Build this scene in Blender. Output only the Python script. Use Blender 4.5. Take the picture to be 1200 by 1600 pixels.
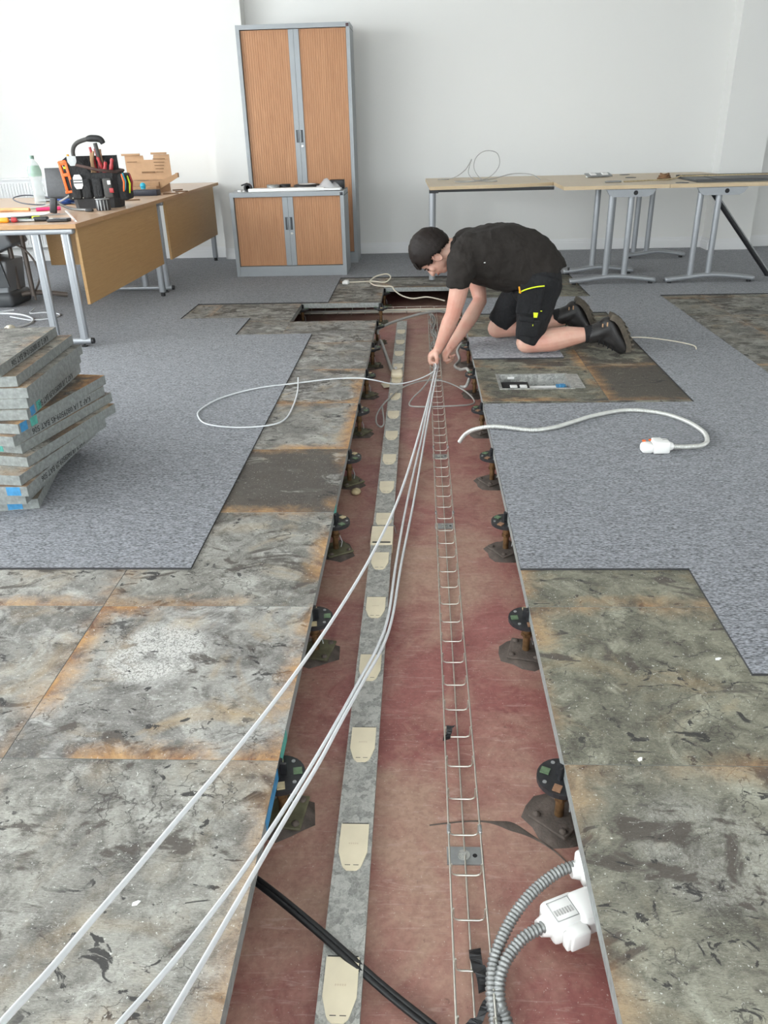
import bpy, bmesh, math, random
from mathutils import Vector, Matrix, Euler
random.seed(7)
S = bpy.context.scene
for o in list(bpy.data.objects): bpy.data.objects.remove(o)
COL = S.collection

# ------------------------------------------------------------------ camera
YAW, PITCH, ROLL, FPX = 0.05326, 0.45525, 0.02723, 1237.08
CAM = Vector((0.0058, -1.2666, 1.2094))
fw = Vector((-math.sin(YAW)*math.cos(PITCH), math.cos(YAW)*math.cos(PITCH), -math.sin(PITCH)))
r0 = Vector((math.cos(YAW), math.sin(YAW), 0)); d0 = fw.cross(r0)
rt = math.cos(ROLL)*r0 + math.sin(ROLL)*d0
dn = -math.sin(ROLL)*r0 + math.cos(ROLL)*d0
cd = bpy.data.cameras.new('camera'); cam = bpy.data.objects.new('camera', cd); COL.objects.link(cam)
cd.sensor_fit = 'VERTICAL'; cd.sensor_height = 36.0; cd.sensor_width = 27.0
cd.lens = FPX/1600*36.0; cd.clip_start = 0.02; cd.clip_end = 200
cam.matrix_world = Matrix(((rt.x, -dn.x, -fw.x, CAM.x), (rt.y, -dn.y, -fw.y, CAM.y), (rt.z, -dn.z, -fw.z, CAM.z), (0, 0, 0, 1)))
S.camera = cam

# ------------------------------------------------------------------ sky, daylight, exposure
W = bpy.data.worlds.new('overcast_sky'); S.world = W; W.use_nodes = True
bg = W.node_tree.nodes['Background']; bg.inputs[0].default_value = (0.93, 0.965, 1.0, 1); bg.inputs[1].default_value = 9.0
S.view_settings.view_transform = 'Standard'; S.view_settings.look = 'None'
S.view_settings.gamma = 1.0; S.view_settings.use_curve_mapping = False
S.view_settings.exposure = 0.92
RX0, RX1, RY0, RY1, CEIL = -5.2, 5.4, -4.6, 7.30, 2.85
# windows: (wall, start, end) along the wall, sill and head height
SILL, HEAD = 0.85, 2.6
WIN_L = [(-3.6, -1.7), (-1.3, 0.6), (1.0, 2.9), (3.3, 5.2)]
WIN_R = [(-2.2, -.6)]
WIN_B = [(-4.2, -1.8), (-.6, 1.2)]
def portal(loc, rot, sx, sy):
    l = bpy.data.lights.new('window_daylight', 'AREA'); l.shape = 'RECTANGLE'; l.size = sx; l.size_y = sy
    l.cycles.is_portal = True
    o = bpy.data.objects.new('window_daylight', l); o.location = loc; o.rotation_euler = rot; COL.objects.link(o)
for a, b in WIN_L: portal((RX0-0.02, (a+b)/2, (SILL+HEAD)/2), (0, -math.pi/2, 0), HEAD-SILL, b-a)
for a, b in WIN_R: portal((RX1+0.02, (a+b)/2, (SILL+HEAD)/2), (0, math.pi/2, 0), HEAD-SILL, b-a)
for a, b in WIN_B: portal(((a+b)/2, RY0-0.02, (SILL+HEAD)/2), (math.pi/2, 0, 0), b-a, HEAD-SILL)

# ------------------------------------------------------------------ mesh builder
class MB:
    def __init__(s): s.v = []; s.f = []; s.m = []; s.sm = []
    def add(s, vs, fs, mi=0, smooth=False, M=None):
        n = len(s.v)
        s.v += [tuple(M @ Vector(p)) if M is not None else tuple(p) for p in vs]
        for f in fs: s.f.append(tuple(i+n for i in f)); s.m.append(mi); s.sm.append(smooth)
        return s
    def box(s, c, d, rz=0, mi=0, M=None, topmi=None):
        hx, hy, hz = d[0]/2, d[1]/2, d[2]/2
        vs = [(x*hx, y*hy, z*hz) for z in (-1, 1) for y in (-1, 1) for x in (-1, 1)]
        R = Matrix.Translation(c) @ Matrix.Rotation(rz, 4, 'Z') if M is None else Matrix.Translation(c) @ M
        s.add(vs, [(0, 2, 3, 1), (0, 1, 5, 4), (2, 6, 7, 3), (0, 4, 6, 2), (1, 3, 7, 5)], mi, False, R)
        return s.add(vs, [(4, 5, 7, 6)], mi if topmi is None else topmi, False, R)
    def b2(s, a, b, mi=0, topmi=None):
        return s.box([(a[i]+b[i])/2 for i in range(3)], [abs(b[i]-a[i]) for i in range(3)], 0, mi, None, topmi)
    def bbox(s, c, d, r=0.004, M=None, mi=0, seg=2):
        bm = bmesh.new(); bmesh.ops.create_cube(bm, size=1)
        bmesh.ops.scale(bm, vec=d, verts=bm.verts)
        bmesh.ops.bevel(bm, geom=bm.edges[:], offset=r, segments=seg, affect='EDGES', profile=0.5)
        R = Matrix.Translation(c) @ (M if M is not None else Matrix())
        bm.verts.index_update()
        s.add([v.co.copy() for v in bm.verts], [[v.index for v in f.verts] for f in bm.faces], mi, True, R); bm.free(); return s
    def cyl(s, a, b, r, r2=None, n=12, mi=0, cap=True, smooth=True):
        a, b = Vector(a), Vector(b); r2 = r if r2 is None else r2
        d = (b-a).normalized(); u = d.orthogonal().normalized(); w = d.cross(u)
        vs = [p+(u*math.cos(t)+w*math.sin(t))*q for p, q in ((a, r), (b, r2)) for t in [2*math.pi*i/n for i in range(n)]]
        s.add(vs, [(i, (i+1) % n, n+(i+1) % n, n+i) for i in range(n)], mi, smooth)
        if cap: s.add(vs, [tuple(range(n-1, -1, -1)), tuple(range(n, 2*n))], mi, False)
        return s
    def tube(s, pts, r, n=8, mi=0, cap=True, closed=False):
        P = [Vector(p) for p in pts]; k = len(P); rr = r if hasattr(r, '__len__') else [r]*k
        vs = []; u = None
        for i in range(k):
            a = P[i-1] if (i > 0 or closed) else P[0]; b = P[(i+1) % k] if (i < k-1 or closed) else P[-1]
            d = (b-a).normalized()
            if u is None: u = d.orthogonal().normalized()
            u = (u-d*u.dot(d)).normalized(); w = d.cross(u)
            vs += [P[i]+(u*math.cos(2*math.pi*j/n)+w*math.sin(2*math.pi*j/n))*rr[i] for j in range(n)]
        fs = [(i*n+j, i*n+(j+1) % n, ((i+1) % k)*n+(j+1) % n, ((i+1) % k)*n+j) for i in range(k if closed else k-1) for j in range(n)]
        s.add(vs, fs, mi, True)
        if cap and not closed: s.add(vs, [tuple(range(n-1, -1, -1)), tuple(range((k-1)*n, k*n))], mi, False)
        return s
    def lathe(s, prof, n=20, mi=0, M=None):
        vs = [(r*math.cos(2*math.pi*j/n), r*math.sin(2*math.pi*j/n), z) for r, z in prof for j in range(n)]
        fs = [(i*n+j, i*n+(j+1) % n, (i+1)*n+(j+1) % n, (i+1)*n+j) for i in range(len(prof)-1) for j in range(n)]
        s.add(vs, fs, mi, True, M)
        return s.add(vs, [tuple(range(n-1, -1, -1)), tuple(range((len(prof)-1)*n, len(prof)*n))], mi, False, M)
    def prism(s, poly, z0, z1, mi=0, M=None, topmi=None):
        n = len(poly); vs = [(x, y, z) for z in (z0, z1) for x, y in poly]
        s.add(vs, [tuple(range(n-1, -1, -1))]+[(i, (i+1) % n, n+(i+1) % n, n+i) for i in range(n)], mi, False, M)
        return s.add(vs, [tuple(range(n, 2*n))], mi if topmi is None else topmi, False, M)
    def ell(s, c, r, M=None, mi=0, nu=20, nv=12):
        vs = [(0, 0, -1)]
        for i in range(1, nv):
            t = math.pi*i/nv
            vs += [(math.sin(t)*math.cos(2*math.pi*j/nu), math.sin(t)*math.sin(2*math.pi*j/nu), -math.cos(t)) for j in range(nu)]
        vs.append((0, 0, 1)); L = len(vs)-1
        fs = [(0, 1+(j+1) % nu, 1+j) for j in range(nu)]
        fs += [(1+i*nu+j, 1+i*nu+(j+1) % nu, 1+(i+1)*nu+(j+1) % nu, 1+(i+1)*nu+j) for i in range(nv-2) for j in range(nu)]
        fs += [(L, 1+(nv-2)*nu+j, 1+(nv-2)*nu+(j+1) % nu) for j in range(nu)]
        R = Matrix.Translation(c) @ (M if M is not None else Matrix()) @ Matrix.Diagonal((*r, 1)) if hasattr(r, '__len__') else Matrix.Translation(c) @ Matrix.Diagonal((r, r, r, 1))
        return s.add(vs, fs, mi, True, R)
    def caps(s, pts, rad, n=16):
        """rounded limb: a tube with half-sphere ends"""
        P = [Vector(p) for p in pts]; d0 = (P[0]-P[1]).normalized(); d1 = (P[-1]-P[-2]).normalized()
        pp = [P[0]+d0*rad[0]*q for q in (.98, .8, .45)]+P+[P[-1]+d1*rad[-1]*q for q in (.45, .8, .98)]
        rr = [rad[0]*q for q in (.15, .6, .89)]+list(rad)+[rad[-1]*q for q in (.89, .6, .15)]
        return s.tube(pp, rr, n)
    def mesh(s, name, mats, off=(0, 0, 0)):
        me = bpy.data.meshes.new(name)
        me.from_pydata([(p[0]-off[0], p[1]-off[1], p[2]-off[2]) for p in s.v], [], s.f)
        for m in (mats if isinstance(mats, (list, tuple)) else [mats]): me.materials.append(m)
        me.polygons.foreach_set('material_index', s.m); me.polygons.foreach_set('use_smooth', s.sm); me.update()
        return me

def smooth_path(pts, n=8):
    """Catmull-Rom through the points"""
    P = [Vector(p) for p in pts]; out = []
    for i in range(len(P)-1):
        a = P[max(i-1, 0)]; b = P[i]; c = P[i+1]; d = P[min(i+2, len(P)-1)]
        for k in range(n):
            t = k/n
            out.append(0.5*((2*b)+(c-a)*t+(2*a-5*b+4*c-d)*t*t+(3*b-a-3*c+d)*t**3))
    out.append(P[-1]); return out

def link(name, data, parent=None, loc=(0, 0, 0), rz=0.0):
    o = bpy.data.objects.new(name, data); COL.objects.link(o); o.location = loc
    if rz: o.rotation_euler = (0, 0, rz)
    if parent is not None: o.parent = parent
    return o
def tag(o, label, cat, group=None):
    o['label'] = label; o['category'] = cat
    if group: o['group'] = group
    return o
def thing(name, label, cat, loc=(0, 0, 0), rz=0.0, group=None):
    o = link(name, None, None, loc, rz); o.empty_display_size = 0.05; return tag(o, label, cat, group)
def part(name, mb, mat, root, world=True, label=None):
    """mesh part; coordinates given in world space (unrotated root) unless world is False"""
    off = (0, 0, 0)
    if world and root is not None:
        off = Vector(root.location)
        if root.parent is not None: off = off + Vector(root.parent.location)
    o = link(name, mb.mesh(name, mat, off), root)
    if label: o['label'] = label
    return o
def single(name, mb, mat, label, cat, group=None, base=None):
    """a thing that is one mesh; origin at its base"""
    if base is None:
        xs = [p[0] for p in mb.v]; ys = [p[1] for p in mb.v]; zs = [p[2] for p in mb.v]
        base = ((min(xs)+max(xs))/2, (min(ys)+max(ys))/2, min(zs))
    o = link(name, mb.mesh(name, mat, base), None, base); return tag(o, label, cat, group)
def struct(name, mb, mat, parent=None):
    o = link(name, mb.mesh(name, mat), parent); o['kind'] = 'structure'; return o
def dup(root, loc=None, rz=None, label=None):
    r = root.copy(); COL.objects.link(r)
    if loc is not None: r.location = loc
    if rz is not None: r.rotation_euler = (0, 0, rz)
    if label: r['label'] = label
    for ch in list(root.children):
        c = ch.copy(); COL.objects.link(c); c.parent = r
        for g in list(ch.children):
            d = g.copy(); COL.objects.link(d); d.parent = c
    return r

# ------------------------------------------------------------------ materials
class NT:
    def __init__(s, name):
        s.mat = bpy.data.materials.new(name); s.mat.use_nodes = True; s.t = s.mat.node_tree
        s.b = s.t.nodes['Principled BSDF']
    def n(s, kind, **kw):
        nd = s.t.nodes.new(kind)
        for k, v in kw.items():
            if k.startswith('i_'):
                key = k[2:]; key = int(key) if key.isdigit() else key.replace('_', ' ')
                s.set(nd.inputs[key], v)
            else: setattr(nd, k, v)
        return nd
    def set(s, inp, v):
        if isinstance(v, bpy.types.NodeSocket): s.t.links.new(v, inp)
        else: inp.default_value = v
    def noise(s, vec, scale, detail=4, rough=0.55, dist=0.0):
        return s.n('ShaderNodeTexNoise', i_Vector=vec, i_Scale=scale, i_Detail=detail, i_Roughness=rough, i_Distortion=dist).outputs[0]
    def ramp(s, fac, stops, interp='LINEAR'):
        r = s.n('ShaderNodeValToRGB', i_0=fac); cr = r.color_ramp; cr.interpolation = interp
        while len(cr.elements) < len(stops): cr.elements.new(0.5)
        for e, (p, c) in zip(cr.elements, stops):
            e.position = p; e.color = (*c, 1) if hasattr(c, '__len__') else (c, c, c, 1)
        return r.outputs[0]
    def mix(s, fac, a, b, mode='MIX'):
        m = s.n('ShaderNodeMix', data_type='RGBA', blend_type=mode, clamp_factor=True)
        s.set(m.inputs[0], fac)
        for inp, v in ((m.inputs[6], a), (m.inputs[7], b)):
            s.set(inp, (*v, 1) if isinstance(v, tuple) and len(v) == 3 else v)
        return m.outputs[2]
    def math(s, op, a, b=0.0, c=0.0):
        m = s.n('ShaderNodeMath', operation=op)
        s.set(m.inputs[0], a); s.set(m.inputs[1], b); s.set(m.inputs[2], c); return m.outputs[0]
    def coord(s, kind='Object', scale=(1, 1, 1), rot=(0, 0, 0), rnd=False):
        v = s.n('ShaderNodeTexCoord').outputs[kind] if kind != 'World' else s.n('ShaderNodeNewGeometry').outputs['Position']
        if rnd:
            q = s.n('ShaderNodeObjectInfo').outputs['Random']
            q = s.math('MULTIPLY', q, 83.0)
            v = s.n('ShaderNodeVectorMath', operation='ADD', i_0=v, i_1=q).outputs[0]
        return s.n('ShaderNodeMapping', i_Vector=v, i_Scale=scale, i_Rotation=rot).outputs[0]
    def bump(s, h, strength=0.3, dist=0.002):
        b = s.n('ShaderNodeBump', i_Height=h, i_Strength=strength, i_Distance=dist)
        s.t.links.new(b.outputs[0], s.b.inputs['Normal'])
    def out(s, col, rough=0.6, metal=0.0, **kw):
        s.set(s.b.inputs['Base Color'], (*col, 1) if isinstance(col, tuple) else col)
        s.set(s.b.inputs['Roughness'], rough); s.set(s.b.inputs['Metallic'], metal)
        for k, v in kw.items(): s.set(s.b.inputs[k.replace('_', ' ')], v)
        return s.mat

def plain(name, col, rough=0.5, metal=0.0, var=0.12, scale=30, bump=0.0, **kw):
    t = NT(name); v = t.coord('Object')
    n = t.noise(v, scale, 4)
    c = t.mix(t.ramp(n, [(.3, 0.0), (.7, 1.0)]), tuple(x*(1-var) for x in col), tuple(min(1, x*(1+var)) for x in col))
    if bump: t.bump(t.noise(v, scale*6, 3), bump, 0.002)
    return t.out(c, rough, metal, **kw)

def mat_wall(name, col):
    t = NT(name); v = t.coord('World')
    n = t.noise(v, 1.3, 5); c = t.mix(n, tuple(x*.97 for x in col), col)
    t.bump(t.noise(v, 160, 3), 0.05, 0.001)
    return t.out(c, 0.62)
M_WALL = mat_wall('white_emulsion', (0.80, 0.795, 0.77))
M_CEIL = mat_wall('ceiling_white', (0.82, 0.81, 0.78))
M_SKIRT = plain('white_gloss_paint', (0.80, 0.80, 0.80), 0.3, var=.02, scale=3)

def mat_slab():
    t = NT('red_oxide_floor_paint'); v = t.coord('World')
    big = t.noise(v, 1.9, 7, .62, .8); med = t.noise(v, 9, 7, .68, 1.2); fine = t.noise(v, 90, 4)
    c = t.mix(t.ramp(med, [(.3, 0.0), (.7, 1.0)]), (0.235, 0.078, 0.070), (0.37, 0.145, 0.130))
    c = t.mix(t.math('MULTIPLY', t.ramp(t.math('ADD', t.math('MULTIPLY', big, .75), t.math('MULTIPLY', med, .25)), [(.43, 0.0), (.58, 1.0)]), .82), c, (0.43, 0.29, 0.215))
    for rz, sd in ((.5, 0), (-.7, 3), (1.3, 7)):
        m = t.n('ShaderNodeMapping', i_Vector=t.n('ShaderNodeNewGeometry').outputs['Position'], i_Location=(sd, sd*.7, 0), i_Rotation=(0, 0, rz), i_Scale=(1.5, 14, 1)).outputs[0]
        st = t.noise(m, 2.6, 5, .7, 2.5)
        c = t.mix(t.math('MULTIPLY', t.ramp(st, [(.60, 0.0), (.67, 1.0)]), .38), c, (0.56, 0.40, 0.35))
    dirt = t.noise(v, 26, 6, .72); c = t.mix(t.ramp(dirt, [(.65, 0.0), (.72, .7)]), c, (0.085, 0.045, 0.034))
    dust = t.noise(v, 240, 2); c = t.mix(t.ramp(dust, [(.68, 0.0), (.74, .8)]), c, (0.60, 0.50, 0.42))
    c = t.mix(t.math('MULTIPLY', t.ramp(fine, [(.3, 1.0), (.6, 0.0)]), .30), c, (0.13, 0.05, 0.045))
    t.bump(med, 0.15, 0.004)
    return t.out(c, t.ramp(big, [(.3, .38), (.7, .62)]))
M_SLAB = mat_slab()

def mat_tile():
    """galvanised raised floor tile face with old glue, tar and rust; object colour: r = dark glue, g = green cast, b = rust, alpha = crazed pale patch"""
    t = NT('worn_access_floor_tile'); v = t.coord('Object', rnd=True); vo = t.n('ShaderNodeTexCoord').outputs['Object']
    oi = t.n('ShaderNodeObjectInfo'); oc = t.n('ShaderNodeSeparateColor', i_0=oi.outputs['Color'])
    R, G, B, A = oc.outputs[0], oc.outputs[1], oc.outputs[2], oi.outputs['Alpha']
    big = t.noise(v, 2.6, 7, .62, .7); med = t.noise(v, 13, 8, .72, .6); fine = t.noise(v, 150, 3, .7)
    fib = t.noise(t.coord('Object', (34, 150, 1), (0, 0, .7), True), 2.0, 4, .75, 1.6); fib2 = t.noise(t.coord('Object', (30, 120, 1), (0, 0, -.5), True), 2.4, 4, .75, 1.6)
    c = t.mix(t.ramp(big, [(.34, 0.0), (.62, 1.0)]), (0.165, 0.157, 0.145), (0.40, 0.388, 0.355))
    c = t.mix(t.ramp(med, [(.38, 1.0), (.56, 0.0)]), c, t.mix(1.0, c, (.40, .39, .385), 'MULTIPLY'))
    ad = t.noise(v, 6, 8, .74, 1.0); c = t.mix(t.ramp(ad, [(.53, 0.0), (.66, .8)]), c, (0.54, 0.53, 0.50))
    c = t.mix(t.math('MULTIPLY', t.ramp(fib, [(.30, 1.0), (.55, 0.0)]), .62), c, (0.085, 0.08, 0.075))
    c = t.mix(t.math('MULTIPLY', t.ramp(fib2, [(.50, 0.0), (.70, 1.0)]), .42), c, (0.55, 0.535, 0.505))
    c = t.mix(G, c, t.mix(1.0, c, (.62, .62, .47), 'MULTIPLY'))
    # ochre stains
    oc1 = t.noise(v, 4.2, 6, .6, .8); c = t.mix(t.math('MULTIPLY', t.ramp(oc1, [(.53, 0.0), (.75, .75)]), t.math('MULTIPLY_ADD', B, .8, .12)), c, t.mix(med, (0.33, 0.19, 0.075), (0.52, 0.40, 0.22)))
    # pale crazed patch in the middle of a tile
    xyz = t.n('ShaderNodeSeparateXYZ', i_0=vo)
    dd = t.n('ShaderNodeVectorMath', operation='LENGTH', i_0=t.n('ShaderNodeVectorMath', operation='ADD', i_0=vo, i_1=(.075, -.085, 0)).outputs[0]).outputs['Value']
    pm = t.math('MULTIPLY', A, t.ramp(t.math('ADD', dd, t.math('MULTIPLY', ad, .10)), [(.155, 1.0), (.20, 0.0)]))
    cz = t.n('ShaderNodeTexVoronoi', feature='DISTANCE_TO_EDGE', i_Vector=t.n('ShaderNodeVectorMath', operation='ADD', i_0=v, i_1=t.n('ShaderNodeVectorMath', operation='SCALE', i_0=t.n('ShaderNodeTexNoise', i_Vector=v, i_Scale=60.0, i_Detail=3.0).outputs[1], i_Scale=.03).outputs[0]).outputs[0], i_Scale=85.0).outputs[0]
    c = t.mix(t.math('MULTIPLY', pm, t.ramp(med, [(.38, .15), (.5, .9)])), c, t.mix(t.ramp(cz, [(.02, 1.0), (.10, 0.0)]), (0.56, 0.55, 0.52), (0.22, 0.21, 0.195)))
    # dark glue residue with scratched edges
    dk = t.noise(t.coord('Object', (1, 1.7, 1), rnd=True), 4.0, 9, .64, 1.0)
    thr = t.math('ADD', dk, t.math('MULTIPLY', R, .28))
    c = t.mix(t.ramp(thr, [(.60, 0.0), (.645, .9)]), c, t.mix(fib, (0.035, 0.029, 0.025), (0.105, 0.088, 0.072)))
    # tar spots and torn lines
    tar = t.noise(t.coord('Object', (1, 1.7, 1), (0, 0, .35), True), 12, 5, .6, 1.5)
    tm = t.math('MULTIPLY', t.ramp(tar, [(.605, 0.0), (.635, .95)]), t.ramp(t.noise(v, 3.4, 3), [(.40, 0.0), (.50, 1.0)]))
    c = t.mix(tm, c, (0.030, 0.028, 0.027))
    vw = t.n('ShaderNodeVectorMath', operation='ADD', i_0=v, i_1=t.n('ShaderNodeTexNoise', i_Vector=v, i_Scale=7.0, i_Detail=5.0).outputs[1]).outputs[0]
    vor = t.n('ShaderNodeTexVoronoi', feature='DISTANCE_TO_EDGE', i_Vector=vw, i_Scale=3.4).outputs[0]
    cm = t.math('MULTIPLY', t.ramp(vor, [(.004, 1.0), (.022, 0.0)]), t.ramp(t.noise(v, 6, 4), [(.53, 0.0), (.58, 1.0)]))
    c = t.mix(t.math('MULTIPLY', cm, .75), c, (0.045, 0.04, 0.037))
    # rust creeping in from the tile borders
    e = t.math('MAXIMUM', t.math('ABSOLUTE', xyz.outputs[0]), t.math('ABSOLUTE', xyz.outputs[1]))
    em = t.math('MULTIPLY', t.ramp(t.math('ADD', e, t.math('MULTIPLY', t.math('SUBTRACT', med, .5), .12)), [(.235, 0.0), (.298, 1.0)]), t.ramp(t.noise(v, 2.6, 5, .6), [(.44, 0.0), (.58, 1.0)]))
    c = t.mix(t.math('MULTIPLY', em, t.math('MULTIPLY', B, 1.15)), c, t.mix(t.ramp(med, [(.35, 0.0), (.65, 1.0)]), (0.19, 0.07, 0.026), (0.52, 0.31, 0.13)))
    # scuffs, specks
    sc = t.noise(t.coord('Object', (2, 26, 1), (0, 0, .9), True), 3.0, 4, .6, 1.0)
    c = t.mix(t.ramp(sc, [(.70, 0.0), (.75, .4)]), c, (0.52, 0.50, 0.45))
    c = t.mix(t.ramp(fine, [(.64, 0.0), (.74, .9)]), c, (0.76, 0.75, 0.71))
    c = t.mix(t.ramp(fine, [(.27, .75), (.38, 0.0)]), c, (0.055, 0.05, 0.047))
    t.bump(t.math('ADD', med, t.math('MULTIPLY', fib, .6)), 0.5, 0.004)
    return t.out(c, 0.78)
M_TILE = mat_tile()

def mat_galv(name, base=(0.50, 0.52, 0.53), scale=38, metal=.55):
    t = NT(name); v = t.coord('Object', rnd=True)
    w = t.n('ShaderNodeVectorMath', operation='ADD', i_0=v, i_1=t.n('ShaderNodeVectorMath', operation='SCALE', i_0=t.n('ShaderNodeTexNoise', i_Vector=v, i_Scale=scale*.8, i_Detail=3.0).outputs[1], i_Scale=.035).outputs[0]).outputs[0]
    vo = t.n('ShaderNodeTexVoronoi', i_Vector=w, i_Scale=scale)
    g = t.n('ShaderNodeSeparateColor', i_0=vo.outputs[1]).outputs[0]
    n = t.noise(v, scale*1.5, 5, .7, 1.5)
    c = t.mix(t.ramp(t.math('MULTIPLY_ADD', g, .22, t.math('MULTIPLY', n, .78)), [(.36, 0.0), (.62, 1.0)]), tuple(x*.5 for x in base), base)
    return t.out(c, t.ramp(n, [(.3, .38), (.7, .6)]), metal)
M_GALV = mat_galv('spangled_galvanised_steel', (0.54, 0.54, 0.51), 60)
M_EDGE = plain('galvanised_tile_edge', (0.27, 0.285, 0.275), .5, .25, .25, 60)

def mat_carpet(name, dark, light, sc=1.0):
    t = NT(name)
    a = t.noise(t.coord('World', (85*sc, 300*sc, 300)), 1.0, 2, .6); b = t.noise(t.coord('World', (30*sc, 110*sc, 100)), 1.0, 4, .65)
    g = t.noise(t.coord('World'), .8, 3)
    h = t.math('ADD', t.math('MULTIPLY', a, .66), t.math('MULTIPLY', b, .34))
    c = t.mix(t.ramp(h, [(.40, 0.0), (.60, 1.0)]), dark, light)
    c = t.mix(t.math('MULTIPLY', g, .15), c, (0.09, 0.09, 0.10))
    t.bump(h, 0.6, 0.004)
    return t.out(c, 0.95, Sheen_Weight=0.15)
M_CARPET = mat_carpet('blue_grey_loop_carpet', (0.030, 0.032, 0.038), (0.315, 0.325, 0.355))
M_CARPET2 = mat_carpet('speckled_grey_carpet', (0.06, 0.06, 0.068), (0.46, 0.46, 0.50), .8)
M_BACK = plain('carpet_backing', (0.035, 0.035, 0.037), .8)

def mat_wood(name, c1, c2, sx=(1.2, 14, 14), rough=.42):
    t = NT(name); v = t.coord('Object', sx)
    n = t.noise(v, 3.0, 6, .6, 1.2); f = t.noise(t.coord('Object', tuple(q*6 for q in sx)), 3.0, 3, .6)
    c = t.mix(t.ramp(n, [(.3, 0.0), (.72, 1.0)]), c1, c2); c = t.mix(t.math('MULTIPLY', f, .3), c, tuple(q*.7 for q in c1))
    return t.out(c, rough)
M_BEECH_TOP = mat_wood('beech_desk_top', (0.54, 0.37, 0.25), (0.64, 0.455, 0.32), (14, 1.0, 14), .3)
M_BEECH_EDGE = mat_wood('beech_edging', (0.44, 0.24, 0.105), (0.54, 0.32, 0.15), (3, 3, 14))
M_BEECH_PANEL = mat_wood('oak_veneer_panel', (0.46, 0.265, 0.10), (0.56, 0.335, 0.14), (20, 1.6, 45))
M_MAPLE = mat_wood('maple_desk_top', (0.62, 0.50, 0.345), (0.70, 0.58, 0.42), (1.0, 12, 12))
M_MAPLE_EDGE = mat_wood('maple_edging', (0.58, 0.44, 0.27), (0.66, 0.52, 0.34), (2, 2, 12))
M_TAMB = mat_wood('beech_tambour', (0.45, 0.215, 0.10), (0.56, 0.29, 0.145), (10, 10, 1.0), .5)
M_SILVER = plain('silver_powder_coat', (0.36, 0.375, 0.395), .36, .4, .05, 200)
M_CABGREY = plain('cabinet_silver_paint', (0.31, 0.33, 0.345), .42, .15, .04, 6)
M_TAUPE = plain('taupe_powder_coat', (0.20, 0.17, 0.15), .4, .3, .06)
M_CHROME = plain('bright_zinc_wire', (0.62, 0.60, 0.54), .3, .85, .12, 60)
M_STEEL = plain('dull_steel', (0.36, 0.37, 0.37), .45, .7, .12, 40)
M_BRASS = plain('rusty_brass_tube', (0.17, 0.095, 0.042), .45, .55, .5, 40, .3)
M_BLACKP = plain('black_plastic', (0.018, 0.018, 0.020), .42, 0, .3, 60)
M_GLUE = plain('grey_brown_pedestal_adhesive', (0.085, 0.066, 0.055), .8, 0, .4, 30, .8)
M_OLIVE = plain('olive_passivated_plate', (0.105, 0.098, 0.055), .6, .2, .5, 25)
M_PADB = plain('ivory_pad', (0.46, 0.37, 0.22), .5, 0, .25, 70)
M_PADG = plain('green_pad', (0.10, 0.155, 0.085), .5, 0, .3, 70)
M_COPPER = plain('copper_contact', (0.36, 0.20, 0.12), .4, .5, .3, 60)
M_CREAM = plain('cream_plastic', (0.70, 0.62, 0.46), .42, 0, .06, 14)
M_WHITEP = plain('white_plastic', (0.80, 0.79, 0.77), .35, 0, .03, 10)
M_OFFW = plain('off_white_plastic', (0.72, 0.67, 0.55), .4, 0, .05, 10)
M_WCABLE = plain('white_cable_sheath', (0.70, 0.72, 0.735), .4, 0, .04, 40)
M_GCABLE = plain('grey_cable_sheath', (0.36, 0.35, 0.33), .45, 0, .08, 40)
M_CONDUIT = plain('flexible_steel_conduit', (0.27, 0.275, 0.27), .5, .6, .15, 60)
M_GALVCOND = plain('pale_coated_conduit', (0.60, 0.60, 0.57), .4, .35, .08, 60)
M_BLACKC = plain('black_cable_sheath', (0.012, 0.012, 0.013), .35, 0, .2, 60)
M_RUBBER = plain('black_rubber', (0.02, 0.02, 0.021), .6, 0, .2, 60)

def mat_cloth(name, col, var=.25, wr=14):
    t = NT(name); v = t.coord('Object')
    c = t.mix(t.noise(v, 7, 4), tuple(x*(1-var) for x in col), tuple(x*(1+var) for x in col))
    w = t.noise(t.coord('Object', (1.0, .5, .7), (0, .5, 0)), wr, 3, .5, 1.4)
    t.bump(t.math('ADD', w, t.math('MULTIPLY', t.noise(v, 500, 2), .06)), 0.55, 0.02)
    return t.out(c, 0.9)
M_SHIRT = mat_cloth('faded_black_cotton', (0.016, 0.012, 0.0095), .3, 9)
M_SHORTS = mat_cloth('black_work_trouser', (0.009, 0.009, 0.0105), .2, 18)
M_SOCK = mat_cloth('black_sock', (0.010, 0.010, 0.011))
def mat_skin():
    t = NT('fair_skin'); v = t.coord('Object')
    c = t.mix(t.ramp(t.noise(v, 10, 4), [(.35, 0.0), (.68, 1.0)]), (0.64, 0.40, 0.31), (0.60, 0.29, 0.22))
    t.bump(t.noise(v, 120, 3), 0.08, 0.002)
    return t.out(c, 0.5, Subsurface_Weight=.12, Subsurface_Radius=(.012, .005, .003), Subsurface_Scale=.5)
M_SKIN = mat_skin()
M_LIP = plain('lip', (0.50, 0.19, 0.15), .45)
def mat_hair():
    t = NT('dark_brown_hair'); v = t.coord('Object', (60, 60, 260), (0, .9, 0))
    n = t.noise(v, 1.5, 3, .7); c = t.mix(n, (0.005, 0.0035, 0.003), (0.026, 0.018, 0.015)); t.bump(n, .5, .004)
    return t.out(c, .5, Specular_IOR_Level=.25)
M_HAIR = mat_hair()
M_LEATHER = plain('black_boot_leather', (0.022, 0.020, 0.020), .42, 0, .35, 40, .35)
M_SOLE = plain('dusty_boot_sole', (0.085, 0.070, 0.052), .8, 0, .35, 40, .5)
M_HIVIS = plain('hi_vis_yellow', (0.75, 0.86, 0.02), .5, 0, .04, 30)
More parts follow.
